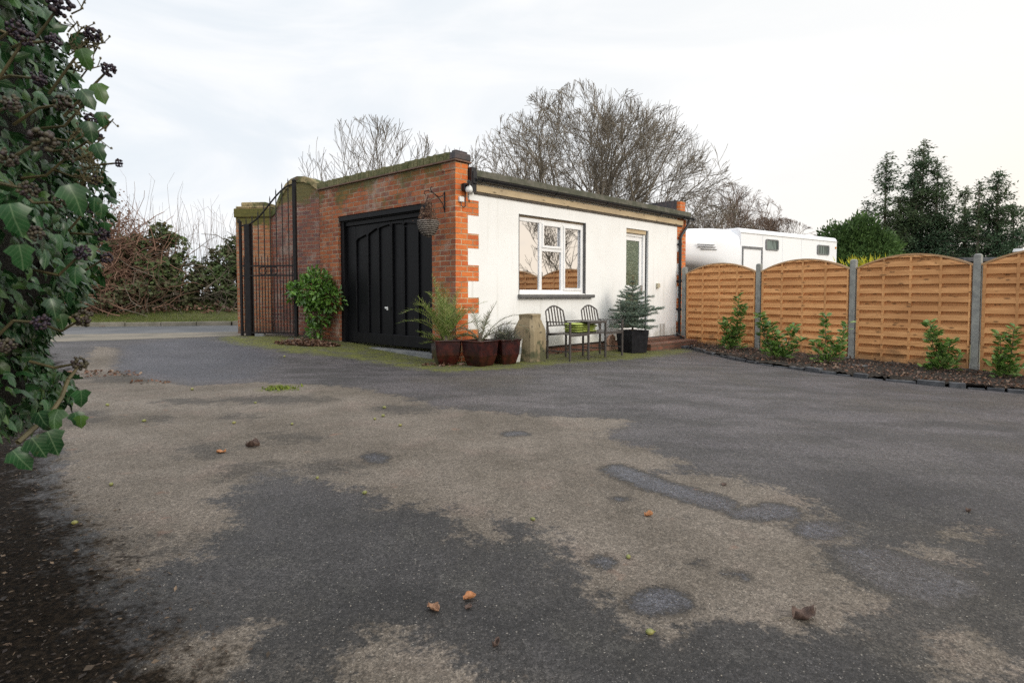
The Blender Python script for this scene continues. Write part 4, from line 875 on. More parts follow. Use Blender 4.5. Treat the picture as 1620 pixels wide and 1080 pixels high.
# planter with spruce
X0, Y0 = 2.50, 12.05
pl = thing('planter_with_spruce', 'young blue spruce in a square black planter left of the doorstep', 'potted tree', (X0, Y0, G1(X0, Y0)), R(32))
m = MB(); h = .46; w0, w1 = .205, .24
v = [(s1 * w, s2 * w, z) for w, z in ((w0, 0), (w1, h), (w1 - .03, h), (w1 - .035, h - .06)) for s1, s2 in ((-1, -1), (1, -1), (1, 1), (-1, 1))]
f = [(i * 4 + j, i * 4 + (j + 1) % 4, i * 4 + 4 + (j + 1) % 4, i * 4 + 4 + j) for i in range(3) for j in range(4)] + [(3, 2, 1, 0), (12, 13, 14, 15)]
m.add(v, f); obj('planter', m, MAT['planter'], pl, bevel=.005)
m = MB(); m.tube([(0, 0, .40), (.01, 0, .8), (0, .01, 1.2), (.0, 0, 1.56)], [.022, .017, .011, .005], 7); S = []
def shoot(P, D, Nn, Sz, p0, p1, dens=170, ln=.028):
    p0 = np.array(p0); p1 = np.array(p1); L = np.linalg.norm(p1 - p0); k = max(4, int(L * dens)); t_ = RNG.uniform(0, 1.05, k)[:, None]; ax = (p1 - p0) / L
    r_ = RNG.normal(0, 1, (k, 3)); r_ -= (r_ @ ax)[:, None] * ax; r_ /= np.linalg.norm(r_, axis=1, keepdims=True); P.append(p0 + (p1 - p0) * t_); D.append(ax * .55 + r_ + np.array([0, 0, .15])); Nn.append(rdir(k)); Sz.append(RNG.uniform(.8, 1.2, k) * ln)
P = []; D = []; Nn = []; Sz = []
for lv in range(11):
    z = .52 + lv * .092; L0 = (.46 if lv < 4 else .46 * (1 - ((lv - 3) / 8.2)) ** 1.2) * RNG.uniform(.8, 1.1) + .03; nb_ = 12 if lv < 6 else 8
    if lv > 8: L0 = .07
    for k in range(nb_):
        a = 2 * math.pi * (k + .37 * lv) / nb_ + RNG.uniform(-.25, .25); L = L0 * RNG.uniform(.7, 1.25); el = RNG.uniform(-.05, .35) + (.25 if lv > 5 else 0)
        p = np.array([0, 0, z]); q = p + L * np.array([math.cos(a) * math.cos(el), math.sin(a) * math.cos(el), math.sin(el)]); S.append((*p, *q, .006, .003)); shoot(P, D, Nn, Sz, p + (q - p) * .15, q, 560, .042)
        ax = (q - p) / L
        for s_ in range(int(L / .055)):
            b = p + (q - p) * RNG.uniform(.3, .95); sd_ = np.array([-ax[1], ax[0], 0]) * (1 if s_ % 2 else -1); e = b + (ax * .6 + sd_ + np.array([0, 0, RNG.uniform(-.15, .25)])) * L * .30; S.append((*b, *e, .003, .002)); shoot(P, D, Nn, Sz, b, e, 560, .038)
m.segs(S, 4); obj('trunk', m, MAT['bark_pale'], pl, uv=False)
m = MB(); m.leaves(np.concatenate(P), np.concatenate(D), np.concatenate(Nn), np.concatenate(Sz), BLADE, .11); obj('needles', m, MAT['spruce'], pl, uv=False)
P = []; D = []; Nn = []; Sz = []; shoot(P, D, Nn, Sz, (0, 0, 1.30), (0, 0, 1.57), 900, .035)
for k in range(7): a = k * .9; shoot(P, D, Nn, Sz, (0, 0, 1.30 + .02 * k), (.08 * math.cos(a), .08 * math.sin(a), 1.35 + .02 * k), 500, .028)
m = MB(); m.leaves(np.concatenate(P), np.concatenate(D), np.concatenate(Nn), np.concatenate(Sz), BLADE, .12); obj('leader', m, MAT['spruce_top'], pl, uv=False)
m = MB(); m.box(-.20, .20, -.20, .20, .39, .40); obj('soil', m, MAT['soil'], pl)

# ------------------------------------------------------------------ FENCE
FP = [np.array([4.24, 14.30]) + k * np.array([1.178, -1.523]) for k in range(9)]
fdir = np.array([1.178, -1.523]); FL = np.linalg.norm(fdir); fdir /= FL; fang = math.atan2(fdir[1], fdir[0])
fence = thing('timber_fence', 'golden arched timber panel fence between concrete posts along the right of the yard', 'fence', (FP[0][0], FP[0][1], 0), fang)
for k in range(9):
    x = k * FL; g = G1(*FP[k]); m = MB(); w = .052
    m.box(x - w, x + w, -w, w, g - .3, 1.765); m.add([(x - w, -w, 1.765), (x + w, -w, 1.765), (x + w, w, 1.765), (x - w, w, 1.765), (x - w * .6, -w * .6, 1.79), (x + w * .6, -w * .6, 1.79), (x + w * .6, w * .6, 1.79), (x - w * .6, w * .6, 1.79)], [(0, 1, 5, 4), (1, 2, 6, 5), (2, 3, 7, 6), (3, 0, 4, 7), (4, 5, 6, 7)])
    obj('concrete_post', m, MAT['concrete_post'], fence, bevel=.008)
for k in range(8):
    xa = k * FL + .055; xb = (k + 1) * FL - .055; g = (G1(*FP[k]) + G1(*FP[k + 1])) / 2; zb = g + .10; ze = 1.60; cr = .225
    def arc(x): return ze + cr * (1 - ((x - (xa + xb) / 2) / ((xb - xa) / 2)) ** 2) ** 1.0
    pn = MB(); nsl = 13; ph = (ze + cr - zb) / (nsl * 2 - 1); bt = [xa + (xb - xa) * q for q in (.02, .26, .5, .75, .98)]
    # overlapping waney slats woven in front of and behind battens
    tot_h = ze + cr - zb; pitch = tot_h / 12.3
    for s_ in range(26):
        z0 = zb + s_ * pitch / 2; frontrow = s_ % 2 == 0; hgt = pitch * (.58 if frontrow else .60); z1 = z0 + hgt
        if z0 > ze + cr - .03: continue
        # extents under arch
        def half(z):
            if z <= ze: return (xb - xa) / 2 - .02
            return (xb - xa) / 2 * math.sqrt(max(0, 1 - (z - ze) / cr)) - .01
        hw0, hw1 = half(z0), half(min(z1, ze + cr - .012)); z1 = min(z1, ze + cr - .012); cxm = (xa + xb) / 2
        if hw1 < .05: hw1 = .05
        if hw0 < .08: continue
        y = -.040 if frontrow else .010; j = random.uniform(-.004, .004); nseg = 12; th_ = .010
        vs = []; 
        for side_y in (0, 1):
            for q in range(nseg + 1):
                u_ = q / nseg
                for zz, hw in ((z0, hw0), (z1, hw1)):
                    x = cxm - hw + 2 * hw * u_; wv = .010 * math.cos(u_ * math.pi * 8) if frontrow else -.004 * math.cos(u_ * math.pi * 8)
                    vs.append((x, y + wv + side_y * th_ + (-.006 if zz == z0 else .004), zz + j + .002 * math.sin(x * 5 + s_)))
        q2 = (nseg + 1) * 2; fs = []
        for q in range(nseg):
            a = q * 2; fs += [(a, a + 2, a + 3, a + 1), (q2 + a, q2 + a + 1, q2 + a + 3, q2 + a + 2), (a, q2 + a, q2 + a + 2, a + 2), (a + 1, a + 3, q2 + a + 3, q2 + a + 1)]
        pn.add(vs, fs)
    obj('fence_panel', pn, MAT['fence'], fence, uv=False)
    pb = MB()
    for x in bt[1:-1]: pb.box(x - .018, x + .018, -.036, .004, zb, arc(x) - .01)
    for x in (bt[0], bt[-1]): pb.box(x - .012, x + .03 if x == bt[0] else x + .012, -.04, .03, zb, arc(x + .02) - .0)
    obj('panel_battens', pb, MAT['fence'], fence, uv=False)
    pc = MB(); N_ = 24; vs = []
    for q in range(N_ + 1):
        x = xa + (xb - xa) * q / N_; z = arc(x); vs += [(x, -.045, z - .01), (x, -.045, z + .022), (x, .035, z + .022), (x, .035, z - .01)]
    fs = [(q * 4 + a, q * 4 + (a + 1) % 4, q * 4 + 4 + (a + 1) % 4, q * 4 + 4 + a) for q in range(N_) for a in range(4)] + [(0, 3, 2, 1), (N_ * 4, N_ * 4 + 1, N_ * 4 + 2, N_ * 4 + 3)]
    pc.add(vs, fs); obj('arched_trim', pc, MAT['fence_cap'], fence, uv=False)
    gb = MB(); gb.box(xa - .01, xb + .01, -.03, .02, g - .15, zb - .004); obj('gravel_board', gb, MAT['concrete_post'], fence)

# bed
KPX = [(1078, 549), (1095, 553), (1130, 562), (1165, 570), (1200, 576), (1250, 583), (1300, 590), (1350, 596), (1400, 602), (1450, 607), (1500, 612), (1560, 617), (1625, 623)]
KW = [spot(*p) for p in KPX]; d_ = np.array(KW[-1]) - np.array(KW[-3]); d_ /= np.linalg.norm(d_)
for k in range(5): KW.append(tuple(np.array(KW[-1]) + d_ * 1.2))
bedp = KW; fl = [tuple(np.array(FP[0]) + fdir * s_ + np.array([.0, .0])) for s_ in np.linspace(-.1, 8 * FL, len(bedp))]
def bedz(t_, q): return .05 + .05 * np.sin(q[:, 0] * 9) * np.cos(q[:, 1] * 7) * .5 + .05 * t_ + .012 * RNG.normal(size=len(q))
tag(strip('soil_bed', bedp, fl, MAT['soil'], 0, sub=12, cross=8, zf=lambda t_, q: bedz(t_, q)), kind='structure')
kb = MB(); kw = [np.array(p) for p in KW]; 
pts = []
for a, b in zip(kw[:-1], kw[1:]):
    L = np.linalg.norm(b - a); k = max(1, int(round(L / .27)))
    for q in range(k): pts.append((a + (b - a) * q / k, a + (b - a) * (q + 1) / k))
for a, b in pts:
    c_ = (a + b) / 2; L = np.linalg.norm(b - a); an = math.atan2(b[1] - a[1], b[0] - a[0]) + random.uniform(-.12, .12); hh = random.uniform(.015, .075)
    M_ = Matrix.Translation((c_[0], c_[1], G1(*c_) - .03)) @ Matrix.Rotation(an, 4, 'Z') @ Matrix.Rotation(random.uniform(-.05, .05), 4, 'X')
    kb.box(-L / 2 + .008, L / 2 - random.uniform(.005, .04), random.uniform(-.05, -.03), random.uniform(.03, .06), 0, .03 + hh, M_)
tag(obj('bed_kerb', kb, MAT['slate'], bevel=.008), kind='structure')
# bed litter
n = 2600; t_ = RNG.uniform(0, 1, n); idx = RNG.uniform(0, len(KW) - 6, n); i0 = idx.astype(int); fr = (idx - i0)[:, None]; ka = np.array(KW); fa = np.array(fl)
Pk = ka[i0] * (1 - fr) + ka[i0 + 1] * fr; Pf = fa[i0] * (1 - fr) + fa[i0 + 1] * fr; tt = RNG.uniform(.04, .95, n)[:, None]; Q = Pk * (1 - tt) + Pf * tt
m = MB(); m.leaves(np.column_stack([Q, gz(Q[:, 0], Q[:, 1]) + .07 + tt[:, 0] * .06]), RNG.normal(0, 1, (n, 3)) * np.array([1, 1, .3]), RNG.normal(0, .6, (n, 3)) + np.array([0, 0, 1]), RNG.uniform(.02, .05, n), CURL, 1.2)
tag(obj('bark_chips', m, MAT['leaf_brown'], uv=False), 'brown bark chips and dead leaves scattered over the flower bed', 'mulch', kind='stuff')
def young(label, px, py, hts, nleaf, seed, spread=.28, dx=0, dy=.35):
    global RNG
    x, y = spot(px, py); x += dx; y += dy; o = thing('laurel_shrub', label, 'shrub', (x, y, G1(x, y) + .05), 0, 'young laurels planted along the fence')
    rg = np.random.default_rng(seed); S = []; P = []; D = []
    for hx, h in hts:
        p = np.array([0, 0, 0.]); h *= 1.15; tip = np.array([hx, rg.uniform(-.1, .1), h]); mid = tip * .5 + np.array([hx * .15, rg.uniform(-.04, .04), 0]); S += [(*p, *mid, .009, .007), (*mid, *tip, .007, .003)]
        k = int(nleaf * 1.7 * h)
        t_ = rg.uniform(.12, 1.02, k); B = np.where(t_[:, None] < .5, mid * (t_[:, None] * 2), mid + (tip - mid) * (t_[:, None] - .5) * 2)
        a = rg.uniform(0, 6.28, k); r_ = rg.uniform(.0, 1, k) * .07 * (1.5 - t_); d = np.column_stack([np.cos(a), np.sin(a), rg.uniform(.1, .9, k)]); P.append(B + d * r_[:, None]); D.append(d)
    k = int(nleaf * spread * 2.2); a = rg.uniform(0, 6.28, k); d = np.column_stack([np.cos(a), np.sin(a) * .6, rg.uniform(.1, 1, k)]); P.append(d * np.array([spread, spread, .24]) * rg.uniform(.2, 1, k)[:, None] + np.array([0, 0, .04])); D.append(d)
    P = np.concatenate(P); D = np.concatenate(D); m = MB(); N = rg.normal(0, .5, P.shape) + np.array([0, 0, 1.]); m.leaves(P, D, N, rg.uniform(.08, .13, len(P)), LAU, 1.1); obj('leaves', m, MAT['laurel_dull'], o, uv=False)
    m = MB().segs(S, 5); obj('stem', m, MAT['stem_green'], o, uv=False)
young('tall forked young laurel in front of the first fence post from the house', 1168, 562, [(-.24, .55), (-.12, .62), (.15, 1.05), (.24, .82), (.05, .45)], 75, 11)
young('widest young laurel, spreading in front of the second fence panel', 1243, 578, [(-.36, .75), (-.22, .55), (.30, .55), (.05, .42), (.40, .35), (-.1, .6)], 85, 12)
young('thin open young laurel beside the second concrete post, bushy at its foot', 1325, 585, [(.0, .75), (.32, .65), (-.18, .38), (.12, .36), (.3, .25)], 65, 13)
young('young laurel with an upright leafy tip before the third fence panel', 1512, 600, [(-.15, .72), (-.05, .6), (.24, .48), (.3, .3), (-.02, .4)], 85, 14)
young('young laurel cut by the right edge of the view, nearest the camera', 1625, 612, [(-.1, .6), (.1, .7), (.0, .4), (-.2, .3)], 80, 15)
# slabs near the step
def rock(name, label, cat, px, py, w, d, h, mat, rz, group=None, dz=0):
    x, y = spot(px, py); o = thing(name, label, cat, (x, y, G1(x, y) + dz), rz, group); m = MB(); k = 7; po = [(w * math.cos(2 * math.pi * i / k) * random.uniform(.8, 1.1), d * math.sin(2 * math.pi * i / k) * random.uniform(.8, 1.1)) for i in range(k)]
    m.prism(po, 0, h); obj('stone', m, mat, o, bevel=min(.012, h * .3)); return o
rock('slate_slab', 'large flat blue grey slate lying right of the doorstep', 'slate', 1103, 546, .55, .30, .05, MAT['slab'], .1)
rock('slate_slab', 'small dark slate at the very corner of the flower bed', 'slate', 1085, 551, .24, .13, .07, MAT['slate'], .3)
rock('slate_slab', 'thin dark slate at the foot of the fence beside the black pots', 'slate', 1098, 540, .30, .20, .10, MAT['slate'], .9)
x, y = spot(1117, 546); o = thing('stacked_pots', 'short stack of black plastic plant pots by the first fence panel', 'plant pots', (x, y + .25, G1(x, y) + .05), 0)
for k in range(4):
    m = MB(); m.tube([(0.004 * k, 0, k * .055), (0, 0, k * .055 + .035), (0, 0, k * .055 + .036), (0, 0, k * .055 + .052)], [.085, .092, .103, .103], 14); obj('pot', m, MAT['slate'], o)
o = thing('garden_spade', 'rounded grey blade leaning in the corner between downpipe and fence', 'garden tool', (4.02, 13.95, -.12), .6)
m = MB(); m.extr([(-.2, 0), (.22, 0), (.22, .10), (.12, .22), (0, .30), (-.10, .30), (-.19, .2)], 0, .03); obj('blade', m, MAT['slate'], o, bevel=.01)
m = MB(); m.tube([(-.1, -.02, .28), (.05, -.04, .22), (.22, -.06, .10), (.30, -.10, .02)], .012, 6); m.tube([(-.1, -.02, .28), (-.12, -.02, .38)], .015, 6); obj('handle', m, MAT['black_plastic'], o)
m = MB(); m.box(0, 1.2, -.12, .12, 0, .04); x, y = spot(1290, 577); o = thing('paving_slab', 'grey slab edge showing at the foot of the second fence panel', 'paving slab', (x - .15, y + .35, G1(x, y) + .02), fang); obj('slab', m, MAT['slab'], o, bevel=.008)
m = MB(); m.box(0, 1.5, -.12, .12, 0, .04); x, y = spot(1400, 588); o = thing('paving_slab', 'long grey slab edge at the foot of the third fence panel', 'paving slab', (x - .1, y + .30, G1(x, y) + .02), fang); obj('slab', m, MAT['slab'], o, bevel=.008)

# ------------------------------------------------------------------ horse trailer
tr = thing('horse_trailer', 'long white horse trailer with gooseneck nose parked behind the fence', 'trailer', (6.50, 16.6, -.25), math.atan2(3.0, 4.4))
# local x back along body (0..5.35), y away from the camera
W_ = 2.3; H_ = 3.27
bd_ = MB(); k = 8; rr = .13
prof = [(0, .75)] + [(0 + rr - rr * math.cos(a), H_ - rr + rr * math.sin(a)) for a in np.linspace(0, math.pi / 2, 6)] + [(W_ - rr + rr * math.sin(a), H_ - rr + rr * math.cos(a)) for a in np.linspace(0, math.pi / 2, 6)] + [(W_, .75)]
n_ = len(prof); v = [(0, y, z) for y, z in prof] + [(5.35, y, z) for y, z in prof]
bd_.add(v, [tuple(range(n_)), tuple(range(n_, 2 * n_))[::-1]] + [((i + 1) % n_, i, n_ + i, n_ + (i + 1) % n_) for i in range(n_)])
obj('body', bd_, MAT['van'], tr, bevel=.04, uv=False)
ns_ = MB()     # gooseneck nose: tapers forwards and upwards
rings = [(0, .0, 2.3, 1.55, H_), (-.35, .05, 2.25, 1.75, H_), (-.9, .10, 2.15, 2.02, H_ - .02), (-1.5, .22, 2.05, 2.12, H_ - .06), (-2.1, .40, 1.85, 2.16, H_ - .14), (-2.5, .62, 1.65, 2.30, H_ - .30), (-2.62, .85, 1.45, 2.5, H_ - .5)]
vs = []; q = 20
for x, y0_, y1_, z0_, z1_ in rings:
    for j in range(q):
        a = 2 * math.pi * j / q; c_, s_ = math.cos(a), math.sin(a); p_ = 4.5; den = (abs(c_) ** p_ + abs(s_) ** p_) ** (1 / p_); vs.append((x, (y0_ + y1_) / 2 + c_ / den * (y1_ - y0_) / 2, (z0_ + z1_) / 2 + s_ / den * (z1_ - z0_) / 2))
fs = [(i * q + j, (i + 1) * q + j, (i + 1) * q + (j + 1) % q, i * q + (j + 1) % q) for i in range(len(rings) - 1) for j in range(q)] + [tuple(range((len(rings) - 1) * q, len(rings) * q))]
ns_.add(vs, fs); obj('gooseneck_nose', ns_, MAT['van'], tr, smooth=True, uv=False)
m = MB(); m.box(0.01, 5.36, -.012, 0, 3.115, 3.13)
obj('roof_seam', m, MAT['alu'], tr)
for xs_ in (1.05, 2.1, 3.15, 4.2): m = MB(); m.box(xs_, xs_ + .012, -.006, 0, .8, 3.11); obj('side_seam', m, MAT['van'], tr)
m = MB(); m.box(5.2, 5.26, -.02, 0, 2.9, 2.96); obj('marker_light', m, MAT['lime'] if False else simple('amber lens', (.5, .2, .03), (.6, .25, .05), 5, .3), tr)
def twin(x0, x1, z0, z1):
    r_ = .06; pts = []
    for cx_, cz_, a0 in ((x1 - r_, z1 - r_, 0), (x0 + r_, z1 - r_, 1), (x0 + r_, z0 + r_, 2), (x1 - r_, z0 + r_, 3)):
        for t_ in np.linspace(0, math.pi / 2, 5): a = a0 * math.pi / 2 + t_; pts.append((cx_ + r_ * math.cos(a), cz_ + r_ * math.sin(a)))
    m = MB(); k = len(pts); cx_, cz_ = (x0 + x1) / 2, (z0 + z1) / 2; sc = .86
    v = [(x, -.025, z) for x, z in pts] + [(cx_ + (x - cx_) * .84, -.025, cz_ + (z - cz_) * .80) for x, z in pts] + [(x, .0, z) for x, z in pts] + [(cx_ + (x - cx_) * .84, 0, cz_ + (z - cz_) * .80) for x, z in pts]
    m.add(v, [(i, (i + 1) % k, k + (i + 1) % k, k + i) for i in range(k)] + [(i, 2 * k + i, 2 * k + (i + 1) % k, (i + 1) % k) for i in range(k)] + [(k + i, k + (i + 1) % k, 3 * k + (i + 1) % k, 3 * k + i) for i in range(k)])
    w = obj('window', m, MAT['van_trim'], tr); m = MB(); m.box(cx_ - (x1 - x0) * .42, cx_ + (x1 - x0) * .42, -.010, -.004, cz_ - (z1 - z0) * .40, cz_ + (z1 - z0) * .40); obj('pane', m, MAT['tint'], w)
# positions computed from the side plane
def tplane(px, py):
    r = ray(px, py); o0 = np.array([6.5, 16.6]); d = np.array([4.4, 3.0]) / math.hypot(4.4, 3.0); A_ = np.array([[d[0], -r[0]], [d[1], -r[1]]]); a, t_ = np.linalg.solve(A_, -o0); return a, CAM_H + r[2] * t_ + .25
a0, z1_ = tplane(1211, 378); a1, z0_ = tplane(1231, 397); twin(a0, a1, z0_, z1_)
a0, z1_ = tplane(1292.5, 387); a1, z0_ = tplane(1311, 404); twin(a0, a1, z0_, z1_)
a0, zt = tplane(1174, 389); a1, _z = tplane(1206, 393); m = MB(); m.box(a0, a0 + .05, -.02, 0, 1.2, zt); m.box(a1 - .05, a1, -.02, 0, 1.2, zt); m.box(a0 + .05, a1 - .05, -.02, 0, zt - .07, zt); dd = obj('door', m, MAT['van_trim'], tr)
m = MB(); m.tube([(.0, 0, 0), (0, 0, .05), (0, 0, .07)], [.28, .26, .10], 14); obj('roof_vent', m, MAT['van'], tr, loc=(4.6, .6, H_ - .01))
m = MB()
for k in range(3): m.box(-1.62 + k * .05, -.98 - k * .06, .10, .12, 2.68 + k * .05, 2.686 + k * .05)
M_ = MB(); 
for (x0, x1, z) in ((-1.65, -1.05, 2.72), (-1.60, -1.0, 2.66), (-1.50, -.95, 2.60)): M_.add([(x0, .17, z), (x1, .085, z + .0), (x1, .085, z + .016), (x0, .17, z + .016), (x0, .21, z), (x1, .12, z), (x1, .12, z + .016), (x0, .21, z + .016)], [(0, 1, 2, 3), (0, 4, 5, 1), (3, 2, 6, 7), (0, 3, 7, 4), (1, 5, 6, 2)])
obj('side_stripes', M_, MAT['van_trim'], tr)
m = MB(); m.box(.3, 5.1, .3, 2.0, .45, .75); obj('chassis', m, MAT['van_dark'], tr)
for x in (2.3, 3.2):
    for y in (.12, 2.18):
        m = MB(); m.tube([(x, y - .1, .36), (x, y + .1, .36)], .36, 18); wh = obj('wheel', m, MAT['van_dark'], tr); m = MB(); m.tube([(x, y - .115, .36), (x, y + .115, .36)], .2, 12); obj('rim', m, MAT['alu'], wh)
m = MB(); m.tube([(-1.9, 1.15, 0.1), (-1.9, 1.15, 2.3)], .05, 8); obj('jack_leg', m, MAT['van_dark'], tr)
# pickup-like dark underside seen beyond fence end is just the shade under the nose

# ------------------------------------------------------------------ bare trees
def grow(S, p, d, L, r, lev, maxlev, rg, env=None, up=.15, wander=.16, nchild=(5, 7), ang=(.45, .9), lr=(.5, .72), minr=.006):
    nseg = 5 if lev < 3 else 3; st_ = L / nseg; pts = [(p, r)]
    for i in range(nseg):
        d = d + rg.normal(0, wander, 3) + np.array([0, 0, up]); d = d / np.linalg.norm(d); q = p + d * st_; r2 = max(minr, r * (1 - .62 * (i + 1) / nseg)); r1 = max(minr, r * (1 - .62 * i / nseg))
        if env is not None and not env(q): 
            if i == 0: pts.append((p + d * st_ * .1, r2)); return
            break
        S.append((*p, *q, r1, r2)); p = q; pts.append((p, r2))
    if lev >= maxlev: return
    k = rg.integers(nchild[0], nchild[1] + 1)
    for c in range(k):
        t_ = rg.uniform(.22, 1.0) if c else 1.0; f = t_ * (len(pts) - 1); i = min(int(f), len(pts) - 2); w = f - i; b = pts[i][0] * (1 - w) + pts[i + 1][0] * w; rb = pts[i][1] * (1 - w) + pts[i + 1][1] * w
        ax = rg.normal(0, 1, 3); ax -= ax.dot(d) * d; ax /= np.linalg.norm(ax) + 1e-9; a = rg.uniform(*ang) * (.5 if c == 0 else 1); nd = d * math.cos(a) + ax * math.sin(a)
        grow(S, b, nd, L * rg.uniform(*lr), max(minr, rb * rg.uniform(.55, .75)), lev + 1, maxlev, rg, env, up, wander, nchild, ang, lr, minr)
def tree(label, x, y, h0, limbs, Ll, r0, maxlev, seed, env, mat, tw, cat='tree', name='bare_tree', group='bare winter trees beyond the garage', trunk_top=None, elr=(.35, 1.25), **kw):
    rg = np.random.default_rng(seed); z0 = G1(x, y) - .1; o = thing(name, label, cat, (x, y, z0), 0, group); S = []
    lean = rg.normal(0, .05, 2)
    T = MB(); T.tube([(0, 0, 0), (lean[0] * h0 * .5, lean[1] * h0 * .5, h0 * .5), (lean[0] * h0, lean[1] * h0, h0), (lean[0] * h0 * 1.1, lean[1] * h0 * 1.1, h0 * 1.15)], [r0 * 1.25, r0, r0 * .95, r0 * .6], 9)
    obj('trunk', T, mat, o, uv=False, smooth=True)
    for k in range(limbs):
        a = 2.39996 * k + rg.uniform(-.2, .2); el = elr[0] + (elr[1] + .25 - elr[0]) * ((k + .5) / limbs) ** 1.1 + rg.uniform(-.08, .08); d = np.array([math.cos(a) * math.cos(el), math.sin(a) * math.cos(el), math.sin(el)])
        b = np.array([lean[0] * h0, lean[1] * h0, h0 * rg.uniform(.8, 1.08)]); grow(S, b, d, Ll * rg.uniform(.85, 1.15), r0 * rg.uniform(.4, .6), 0, maxlev, rg, env, minr=tw, **kw)
    S = np.array(S); big = S[:, 6] > .05; m = MB(); m.segs(S[big], 6); m.segs(S[~big], 3); obj('crown', m, mat, o, uv=False); print(label, len(S)); return o
def ellenv(cz, rx, rz, top=None):
    return lambda q: (q[0] / rx) ** 2 + (q[1] / rx) ** 2 + ((q[2] - cz) / (rz if q[2] > cz else rz * 1.2)) ** 2 < 1 * (1 + .12 * math.sin(q[0] * 1.7) * math.cos(q[1] * 1.3 + q[0]))
tree('great bare oak with a wide domed crown behind the white rendered garage side', 4.1, 31, 1.2, 20, 5.9, .36, 5, 12, ellenv(3.2, 8.2, 8.4), MAT['bark'], .0085, nchild=(3, 5), up=.03, wander=.12, lr=(.52, .70), ang=(.30, .70), elr=(.22, 1.25), name='bare_tree')
tree('slender bare tree with fanned upright stems behind the brick front parapet', -5.9, 25, 1.0, 13, 3.9, .13, 4, 21, lambda q: (q[0] / 3.9) ** 2 + (q[1] / 3.) ** 2 + ((q[2] - 4.2) / 4.4) ** 2 < 1, MAT['bark_pale'], .008, nchild=(3, 4), up=.10, wander=.12, ang=(.3, .75), lr=(.55, .78))
tree('thin bare tree filling the gap between the slender tree and the great oak', -2.3, 25, 1.8, 5, 3.0, .12, 3, 23, lambda q: (q[0] / 2.1) ** 2 + (q[1] / 2.2) ** 2 + ((q[2] - 3.9) / 3.6) ** 2 < 1, MAT['bark_pale'], .009, nchild=(4, 5), up=.17, wander=.12, ang=(.35, .75))
tree('reddish brown bare tree low behind the horse trailer nose', 12.2, 34, .8, 12, 3.4, .14, 5, 31, lambda q: (q[0] / 4.6) ** 2 + (q[1] / 3.6) ** 2 + ((q[2] - 2.6) / 5.2) ** 2 < 1, MAT['twig_red'], .008, nchild=(3, 4), up=.04, wander=.15, ang=(.3, .8), lr=(.55, .75), elr=(.15, 1.2))
tree('farthest small bare tree, showing above the trailer roof vent', 16.2, 37, .8, 11, 3.0, .12, 5, 33, lambda q: (q[0] / 4.6) ** 2 + (q[1] / 3.4) ** 2 + ((q[2] - 1.9) / 4.3) ** 2 < 1, MAT['twig_red'], .008, nchild=(3, 4), up=.04, wander=.15, ang=(.3, .8), lr=(.55, .75), elr=(.15, 1.2))
tree('bare tree out of the frame that reflects in the garage window', 26.0, 13.2, 1.6, 6, 3.0, .10, 3, 41, lambda q: (q[0] / 3.2) ** 2 + (q[1] / 3.2) ** 2 + ((q[2] - 4.2) / 3.8) ** 2 < 1, MAT['bark'], .012, nchild=(4, 5), group=None, name='reflected_tree')

# ------------------------------------------------------------------ conifers
def conifer(label, x, y, spires, mat, seed, n_br=60, cat='conifer', group=None, leafsz=.30, name='conifer_tree', droop=.25, dens=26, base=0.4):
    rg = np.random.default_rng(seed); z0 = G1(x, y) - .1; o = thing(name, label, cat, (x, y, z0), 0, group); S = []; P = []; D = []; N = []; Z = []
    for (sx, sy, h, rad, zb) in spires:
        S.append((sx * .3, sy * .3, 0, sx, sy, h * .5, .14, .09)); S.append((sx, sy, h * .5, sx, sy, h * .97, .09, .02))
        nb_ = int(n_br * h / 8 * (1 if rad > .8 else .8))
        for b in range(nb_):
            t_ = rg.uniform(0, 1) ** .8; z = zb + (h - zb) * t_; L = (rad * (1 - t_) ** .75 + .12) * rg.choice([.35, .7, 1., 1.25, 1.55]) * rg.uniform(.8, 1.1); a = rg.uniform(0, 6.28); el = rg.uniform(-.1, .5); p = np.array([sx, sy, z]); d = np.array([math.cos(a) * math.cos(el), math.sin(a) * math.cos(el), math.sin(el)]); ns__ = 4
            for s_ in range(ns__):
                q = p + d * L / ns__; S.append((*p, *q, .018 * (1 - s_ / 5), .014 * (1 - s_ / 5))); k = max(2, int(dens * L / ns__)); u_ = rg.uniform(0, 1, (k, 1)); P.append(p + (q - p) * u_ + rg.normal(0, .07 + .05 * L, (k, 3))); D.append(np.tile(d, (k, 1)) + rg.normal(0, .55, (k, 3)) + np.array([0, 0, -.15])); N.append(rg.normal(0, .5, (k, 3)) + np.array([0, 0, 1.])); Z.append(rg.uniform(.5, 1.2, k) * leafsz); p = q; d = d + np.array([0, 0, -droop * .5 + (.3 if s_ == 2 else 0)]); d /= np.linalg.norm(d)
        k = 40; P.append(np.column_stack([sx + rg.normal(0, .05, k), sy + rg.normal(0, .05, k), h * (1 - .12 * rg.uniform(0, 1, k))])); D.append(rg.normal(0, .5, (k, 3)) + np.array([0, 0, .7])); N.append(rg.normal(0, 1, (k, 3))); Z.append(rg.uniform(.3, .7, k) * leafsz)
    m = MB().segs(S, 4); obj('trunk', m, MAT['bark'], o, uv=False)
    P = np.concatenate(P); m = MB(); m.leaves(P, np.concatenate(D), np.concatenate(N), np.concatenate(Z), QUAD, .34); obj('crown', m, mat, o, uv=False); print(label, len(P)); return o
def up_at(px, py, Y): r = ray(px, py); t_ = Y / r[1]; return r[0] * t_, CAM_H + r[2] * t_
def spires_at(x0, Y, L): 
    out = []
    for px, py, rad, zb, dy in L: X_, z_ = up_at(px, py, Y + dy); out.append((X_ - x0, dy, z_ + .2, rad, zb))
    return out
xc = up_at(1465, 300, 32)[0]
